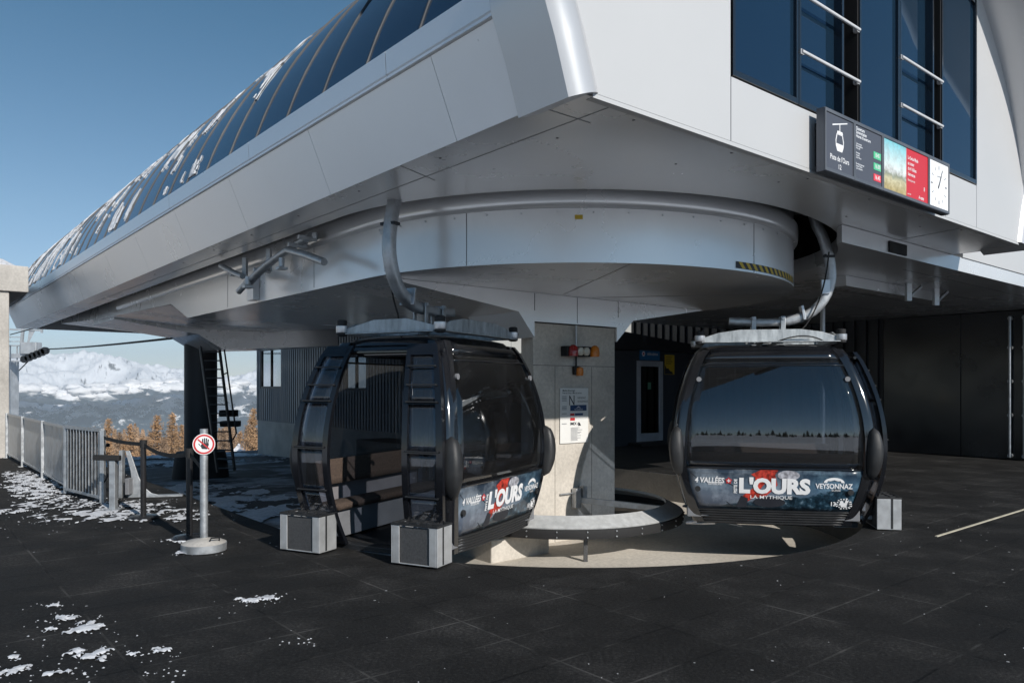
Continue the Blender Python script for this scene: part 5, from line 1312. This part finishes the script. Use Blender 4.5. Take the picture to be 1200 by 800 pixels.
for k, (a, l) in enumerate(((-.012, .045), (.004, .052), (.020, .050), (.035, .038))): put_poly(mb, [(a-.006, .008), (a+.006, .008), (a+.007+.002*k, .01+l), (a-.005+.002*k, .01+l)], lambda p, q: spt(p, q, .009))
put_poly(mb, [(-.03, -.02), (-.02, -.035), (-.045, .01), (-.052, .002)], lambda a, b: spt(a, b, .009))
mb.build('hand_symbol', M['dark_ink'], sd)
mb = MB(); put_poly(mb, [(-.060, .045), (-.052, .056), (.055, -.045), (.047, -.056)], lambda a, b: spt(a, b, .0105)); mb.build('red_slash', M['red_ink'], sd)
def belt(p, q, sag, label, n=16):
    mb = MB(); d = (Vector(q)-Vector(p))
    pts = [Vector(p)+d*(i/n)-Vector((0, 0, sag*4*(i/n)*(1-i/n))) for i in range(n+1)]
    nrm = Vector((-d.y, d.x, 0)).normalized()*.0015
    for pt in pts:
        for a, b in ((-1, -.024), (1, -.024), (1, .024), (-1, .024)): mb.v.append(pt+nrm*a+Vector((0, 0, b)))
    for i in range(n):
        for k in range(4): mb.f.append((i*4+k, i*4+(k+1) % 4, (i+1)*4+(k+1) % 4, (i+1)*4+k))
    o = mb.build('barrier_belt', M['rubber'], None, smooth=50, recalc=True); tag(o, label, 'belt', 'webbing belts strung between the barrier posts')
gpe = gp(1.02, .93)
belt(gpe, (s1[0], s1[1], .925), .02, 'dark webbing belt from gate to first black barrier post')
belt((s1[0], s1[1], .92), (s2[0], s2[1], .92), .07, 'sagging dark webbing belt between the two black barrier posts')
belt((s2[0], s2[1], .92), (sgn[0], sgn[1]+.03, .78), .0, 'short taut webbing belt from barrier post to round sign post')

# small column and gusset next to the gate
x, y = ground(133, 597)
SP = thing('reader_post', 'short galvanised post with black sensor head beside gate', 'post', (x, y, 0))
mb = MB(); mb.bar((x, y, .0), (x, y, .66), .08, .08); mb.bar((x, y, .004), (x, y, .016), .2, .2); mb.build('post', M['galv'], SP, bevel=.004)
mb = MB(); mb.bar((x-.25, y-.02, .70), (x+.10, y-.02, .69), .08, .07); mb.build('head', M['rubber'], SP, bevel=.01)
x, y = ground(155, 583)
SP = thing('gusset_stand', 'curved galvanised gusset stand with long foot behind barrier posts', 'stand', (x, y, 0))
mb = MB()
pr = [(-.06, 0), (.36, 0), (.36, .03), (.26, .06), (.16, .15), (.09, .30), (.03, .50), (-.03, .69), (-.09, .69), (-.02, .4), (.0, .2)]
mb.poly_prism([(x+a, y-.01+a*.2, z+.004) for a, z in pr], [(x+a, y+.01+a*.2, z+.004) for a, z in pr]); mb.bar((x-.16, y+.0, .0), (x-.15, y, .70), .09, .05); mb.bar((x+.2, y+.04, .02), (x+.68, y+.16, .02), .12, .03); mb.build('gusset', M['galv'], SP, bevel=.004, recalc=True)
mb = MB(); mb.bar((x-.02, y-.06, .06), (x-.02, y-.06, .30), .12, .06); mb.build('box', M['grey_plastic'], SP, bevel=.008)
HR = thing('pipe_rail', 'low black pipe rail at edge of shaded track floor', 'railing')
mb = MB(P); mb.tube([(22, -16, -.35), (22, -1.2, -.45)], .06, 10); mb.build('rail', M['steel_dark'], HR, smooth=50)
for v in (-14, -10, -6, -2):
    mb = MB(P); mb.tube([(22, v, -1.3), (22, v, -.42)], .05, 8); mb.build('post', M['steel_dark'], HR, smooth=50)
x_ = P(17.6, -4.42, 4.36)
FL = thing('floodlight', 'small black floodlight on the gutter beside the downpipe', 'floodlight')
mb = MB(P); mb.box(17.2, 17.65, -4.62, -4.40, 4.22, 4.42); mb.build('housing', M['rubber'], FL, bevel=.02)
mb = MB(P); mb.box(17.3, 17.55, -4.40, -4.29, 4.28, 4.34); mb.build('bracket', M['steel_dark'], FL)

# ================================================================== LIFT TOWER and CABLES
LT = thing('lift_tower', 'distant galvanised lift tower head with sheaves and maintenance platform', 'lift tower')
Yt = 46.0
def tp(px, py, dY=0): return colpt(px, py, Yt+dY)
s_ = 46.0/890
mb = MB(); c = tp(22, 415); mb.bar((tp(-4, 0)[0], Yt+1, -9), (tp(-3, 0)[0], Yt+1, 3.2), .8, .8); mb.bar(tp(-4, 417, 1), tp(12, 417, .2), .3, .25); mb.build('mast', M['tower'], LT)
mb = MB(); mb.bar(tp(8, 417), tp(42, 417), .3, .25); mb.bar(tp(10, 405), tp(34, 405), .12, .08); mb.bar(tp(10, 423), tp(32, 423), .1, .08); mb.bar(tp(24, 417), tp(27, 385), .14, .14); mb.bar(tp(12, 386), tp(50, 387), .12, .1)
mb.bar(tp(49, 383), tp(49, 390), .1, .1); mb.build('crossarm', M['tower'], LT)
mb = MB(); mb.add([tp(34, 386), tp(42, 386), tp(34, 401), tp(32, 401)]+[tp(34, 386, .2), tp(42, 386, .2), tp(34, 401, .2), tp(32, 401, .2)], [(0,1,2,3), (4,7,6,5), (0,4,5,1), (1,5,6,2), (2,6,7,3), (3,7,4,0)]); mb.build('lifting_frame', M['tower'], LT)
mb = MB()
for px in (12, 20, 28): mb.bar(tp(px, 405), tp(px, 424), .06, .06)
for a, b in ((10, 395), (10, 400)): mb.bar(tp(a, b), tp(28, b), .05, .05)
mb.build('platform_railing', M['tower'], LT)
mb = MB(); mb.box(*sorted((tp(27, 0)[0], tp(46, 0)[0])), Yt-.3, Yt+.3, tp(0, 415)[2], tp(0, 401)[2]); mb.build('sheave_frame', M['tower'], LT, bevel=.05)
for px, py in ((32, 421), (37, 419), (42, 417), (47, 415), (52, 413), (56, 411)):
    mb = MB(); c = tp(px, py); mb.tube([(c[0], Yt-.35, c[2]), (c[0], Yt-.15, c[2])], .22, 14); mb.build('sheave', M['steel_dark'], LT, smooth=40)
def cable(p, q, r, sag, label):
    mb = MB(); n = 20; mb.tube([tuple(Vector(p).lerp(Vector(q), i/n)-Vector((0, 0, sag*4*(i/n)*(1-i/n)))) for i in range(n+1)], r, 6)
    tag(mb.build('haul_cable', M['rubber'], None, smooth=60), label, 'cable', 'lift cables by the tower')
c = P(15.4, -2.6, 3.4)
cable(tp(55, 409), P(15.2, -1.0, 3.02), .035, .05, 'black haul cable running from tower sheaves into the station belly')
cable(tp(44, 412), (-75, 92, -12), .035, 0, 'black haul cable descending leftwards below the distant tower')
cable(tp(12, 392), P(17, -2.8, 3.75), .03, .0, 'upper black cable from tower into station end')

# ================================================================== TENT
x, y, z = colpt(280, 538, 82)
TN = thing('pagoda_tent', 'white pointed pagoda tent below the steel ladder', 'tent', (x, y, z))
mb = MB()
rows = [(1.75, 0), (1.75, .05), (1.2, .35), (.6, .85), (.22, 1.35), (.05, 1.7), (.0, 1.75)]
mb.lathe((x, y, z), [(r*1.5, h) for r, h in rows], 4, PI/5, PI/5+2*PI); mb.build('canopy', M['tent'], TN, smooth=20)
mb = MB(); mb.lathe((x, y, z-2.4), [(2.55, 0), (2.55, 2.4)], 4, PI/5, PI/5+2*PI); mb.build('side_wall', M['tent'], TN)

# ================================================================== LARCHES
def larch_mesh(seed, h, mats):
    rnd = random.Random(seed)
    tr = MB(); tr.tube([(0, 0, -1.0), (0, 0, h*.4), (.05, 0, h*.98)], [.16, .11, .02], 7)
    cr = MB()
    nb_ = int(h*20)
    for i in range(nb_):
        t = rnd.random()**.8; z = h*(.14+.85*t); L_ = (1-t)**.9*h*.21*rnd.uniform(.5, 1.15)+.08
        a = rnd.uniform(0, 2*PI); d = Vector((math.cos(a), math.sin(a), rnd.uniform(-.15, .25)))
        tip = Vector((0, 0, z))+d*L_
        tr.tube([(0, 0, z), tuple(tip)], [.03, .008], 3, caps=False)
        for k in range(int(14+L_*24)):
            f = rnd.uniform(.2, 1.05); p = Vector((0, 0, z))+d*L_*f+Vector((rnd.gauss(0, .13), rnd.gauss(0, .13), rnd.gauss(-.05, .12)))
            s0 = rnd.uniform(.03, .075); n1 = Vector((rnd.gauss(0, 1), rnd.gauss(0, 1), rnd.gauss(0, 1))).normalized(); n2 = n1.cross(Vector((rnd.gauss(0, 1), rnd.gauss(0, 1), rnd.gauss(0, 1)))).normalized()
            cr.add([p+n1*s0*1.6, p+n2*s0*.6, p-n1*s0*1.6, p-n2*s0*.6], [(0,1,2,3)], True)
    return tr, cr
protos = []
for k, (h, m_) in enumerate(((9.0, 'larch'), (8.0, 'larch2'), (9.5, 'larch'))):
    root = thing('larch_tree', '', 'tree', (0, 0, 0)); tr, cr = larch_mesh(k+11, h, m_)
    tr.build('trunk', M['bark'], root); cr.build('crown', M[m_], root); protos.append((root, h, False))
used = [False]*3
# px, top y, distance, scale, kind, label
trees = [(112, 500, 88, 1.0, 1, 'bare brownish larch just right of the galvanised gate'), (127, 490, 80, 1.0, 0, 'pointed rusty larch above first belt span'),
 (140, 505, 74, .8, 1, 'low greyish larch behind the gusset stand'), (153, 497, 86, 1.0, 2, 'rusty larch between gusset stand and first barrier post'),
 (166, 512, 70, .7, 0, 'short larch directly behind first barrier post head'), (184, 486, 84, 1.05, 0, 'tallest orange larch between the barrier posts'),
 (176, 505, 92, .9, 1, 'dull larch in gap left of the tall orange larch'), (202, 484, 82, 1.05, 2, 'broad orange larch touching left side of steel column'),
 (213, 497, 76, .8, 0, 'orange larch half hidden by the left side of steel column'), (192, 512, 68, .65, 1, 'small larch in front of the broad orange pair'),
 (290, 497, 92, .9, 1, 'dull larch behind the leaning ladder and tent'), (297, 478, 80, 1.15, 0, 'large orange larch left of the grey ribbed building'),
 (282, 505, 96, .8, 2, 'short larch peeking over the white tent'), (262, 500, 90, .9, 1, 'dull larch seen through the ladder rungs'),
 (243, 500, 94, 1.0, 2, 'larch hidden mostly behind dark steel column'), (310, 500, 86, 1.0, 0, 'larch tucked behind corner of grey ribbed building'),
 (100, 512, 98, .9, 0, 'small larch behind the galvanised gate bars'), (325, 505, 100, 1.0, 1, 'larch behind the grey ribbed building'),
 (146, 514, 64, .6, 0, 'very small larch at the rail left of first barrier post'), (224, 512, 66, .7, 1, 'small larch behind column base rim')]
for i, (px, ty_, Y, scl, kd, lab) in enumerate(trees):
    root, h, _ = protos[kd]
    o = root if not used[kd] else copy_tree(root); used[kd] = True
    X = (px-600)/890*Y; zt = 1.65-(ty_-452)/890*Y
    hh = h*scl
    o.location = (X, Y, zt-hh); o.scale = (scl*(1.0+.25*random.random()),)*2+(scl,); o.rotation_euler = (0, 0, random.uniform(0, 6))
    o['label'] = lab; o['group'] = 'autumn larches below the station'; o['category'] = 'tree'

rnd = random.Random(77); mb = MB()
for k in range(64):
    Y = rnd.uniform(105, 150); px = rnd.uniform(70, 350); X = (px-600)/890*Y; zt = 1.65-(rnd.uniform(496, 516)-452)/890*Y; h = rnd.uniform(8, 11)
    for q in range(900):
        t = rnd.random()**.7; r_ = (1-t)*h*.17*rnd.uniform(.2, 1.1)+.1; a = rnd.uniform(0, 2*PI); p = Vector((X+r_*math.cos(a), Y+r_*math.sin(a), zt-h+h*t))
        n1 = Vector((rnd.gauss(0, 1), rnd.gauss(0, 1), rnd.gauss(0, 1))).normalized(); n2 = n1.orthogonal().normalized(); s0 = rnd.uniform(.07, .16)
        mb.add([p+n1*s0*1.5, p+n2*s0*.6, p-n1*s0*1.5, p-n2*s0*.6], [(0,1,2,3)], True)
tag(mb.build('larch_wood', M['larch2']), 'far brown larch wood filling the slope behind the nearer larches', 'wood', kind='stuff')
# ================================================================== MOUNTAINS, CLOUD BANK
mb = MB()
def mt(az, j):
    r = 6500+7500*j; x, y = r*math.sin(az), r*math.cos(az)
    base = -1000+1330*min(1, max(0, (j-.02)/.66))
    if j > .72: base -= (j-.72)*1500
    big = noise.ridged_multi_fractal(Vector((x*.00035+3.1, y*.00035, 1.3)), 1.0, 2.1, 4, 1.0, 2.0)
    det = noise.ridged_multi_fractal(Vector((x*.0014+9.1, y*.0014, 4.3)), .75, 2.15, 7, 1.0, 2.0)
    return (x, y, base+(big-1.2)*(140+120*min(1, j*1.4))+(det-1.1)*(45+75*j)+60*noise.noise(Vector((x*.0004, y*.0004, 7))))
for az0, az1, na, nr in ((-62, -38, 120, 60), (-38, -12, 700, 170), (-12, 25, 160, 60)):
    mb.grid(lambda i, j: mt(math.radians(az0+(az1-az0)*i), j), na, nr, flip=True)
tag(mb.build('mountains', M['mountain'], smooth=50), kind='structure')
mb = MB(); rnd = random.Random(5)
def blob(c, rx, ry, rz, seed):
    n1, n2 = 18, 10; base = len(mb.v)
    for i in range(n2+1):
        th = PI*i/n2
        for k in range(n1):
            ph = 2*PI*k/n1; d = Vector((math.sin(th)*math.cos(ph), math.sin(th)*math.sin(ph), math.cos(th)))
            r = 1+.45*noise.fractal(d*2.2+Vector((seed, 0, 0)), .8, 2.2, 4); mb.v.append(Vector((c[0]+d.x*rx*r, c[1]+d.y*ry*r, c[2]+d.z*rz*r)))
    for i in range(n2):
        for k in range(n1): mb.f.append((base+i*n1+k, base+(i+1)*n1+k, base+(i+1)*n1+(k+1) % n1, base+i*n1+(k+1) % n1))
for i in range(520):
    az = math.radians(-40+38*rnd.random()); r = 8900+900*rnd.random(); py = 464-13*rnd.random()+4*math.sin(az*20)
    w_ = rnd.uniform(.3, 1.0)
    blob((r*math.sin(az), r*math.cos(az), 1.65-(py-452)/890*r*math.cos(az)), 150*w_, 150*w_, 62*w_, i*3.3)
tag(mb.build('cloud_bank', M['cloud'], smooth=180), 'white cloud bank lying along the snowy mountain flank', 'cloud', kind='stuff')

# haze: one closed box of thin air
mb = MB(); mb.box(-16000, 16000, -600, 15500, -1600, 700)
hz_m, nt, b = nm('haze'); nt.nodes.remove(b); pv = N(nt, 'ShaderNodeVolumePrincipled')
pv.inputs['Color'].default_value = (.74, .87, 1.0, 1); pv.inputs['Density'].default_value = .000065; pv.inputs['Anisotropy'].default_value = -.1
L(nt, pv.outputs[0], nt.nodes['Material Output'].inputs['Volume'])
hz_o = mb.build('haze', hz_m, recalc=True); tag(hz_o, kind='stuff'); tag(hz_o, 'thin pale valley haze', 'haze')

# ================================================================== LIGHT, SKY, CAMERA
EL = math.radians(28.5); ax, ay = .6, -.8
w = bpy.data.worlds.new('World'); sc.world = w; w.use_nodes = True; nt = w.node_tree
sky = nt.nodes.new('ShaderNodeTexSky'); sky.sky_type = 'NISHITA'; sky.sun_disc = False; sky.sun_elevation = EL; sky.sun_rotation = math.atan2(ax, ay)
sky.altitude = 2000; sky.air_density = 1.0; sky.dust_density = .6; sky.ozone_density = 1.6
bg = nt.nodes['Background']; bg.inputs['Strength'].default_value = .085; tint = nt.nodes.new('ShaderNodeMixRGB'); tint.blend_type = 'MULTIPLY'; tint.inputs[0].default_value = 1
tcw = nt.nodes.new('ShaderNodeTexCoord'); sxw = nt.nodes.new('ShaderNodeSeparateXYZ'); nt.links.new(tcw.outputs['Generated'], sxw.inputs[0])
tr_ = ramp(nt, [(0, (.90, .88, .96)), (.2, (.80, .94, .93)), (.42, (.50, .85, .88)), (1, (.48, .82, .88))], sxw.outputs[2])
nt.links.new(sky.outputs[0], tint.inputs[1]); nt.links.new(tr_.outputs[0], tint.inputs[2]); nt.links.new(tint.outputs[0], bg.inputs[0])
sl = bpy.data.lights.new('sun', 'SUN'); sl.energy = 3.7; sl.angle = math.radians(.53); sl.color = (1, .95, .88)
so = bpy.data.objects.new('sun', sl); COL.objects.link(so)
so.rotation_euler = Vector((ax*math.cos(EL), ay*math.cos(EL), math.sin(EL))).to_track_quat('Z', 'Y').to_euler()
cam = bpy.data.cameras.new('camera'); co = bpy.data.objects.new('camera', cam); COL.objects.link(co)
co.location = (0, 0, 1.65); co.rotation_euler = (PI/2, 0, 0); cam.sensor_width = 36; cam.lens = 36*890/1200; cam.shift_y = 52/1200
cam.clip_end = 60000; cam.clip_start = .05
sc.camera = co
sc.render.engine = 'CYCLES'
sc.cycles.caustics_reflective = False; sc.cycles.caustics_refractive = False; sc.cycles.blur_glossy = 1.0; sc.cycles.sample_clamp_indirect = 4.0
sc.cycles.max_bounces = 8; sc.cycles.transparent_max_bounces = 24; sc.cycles.volume_bounces = 0
sc.view_settings.view_transform = 'Standard'; sc.view_settings.look = 'None'; sc.view_settings.gamma = 1; sc.view_settings.exposure = .25; sc.view_settings.use_curve_mapping = False
clean()
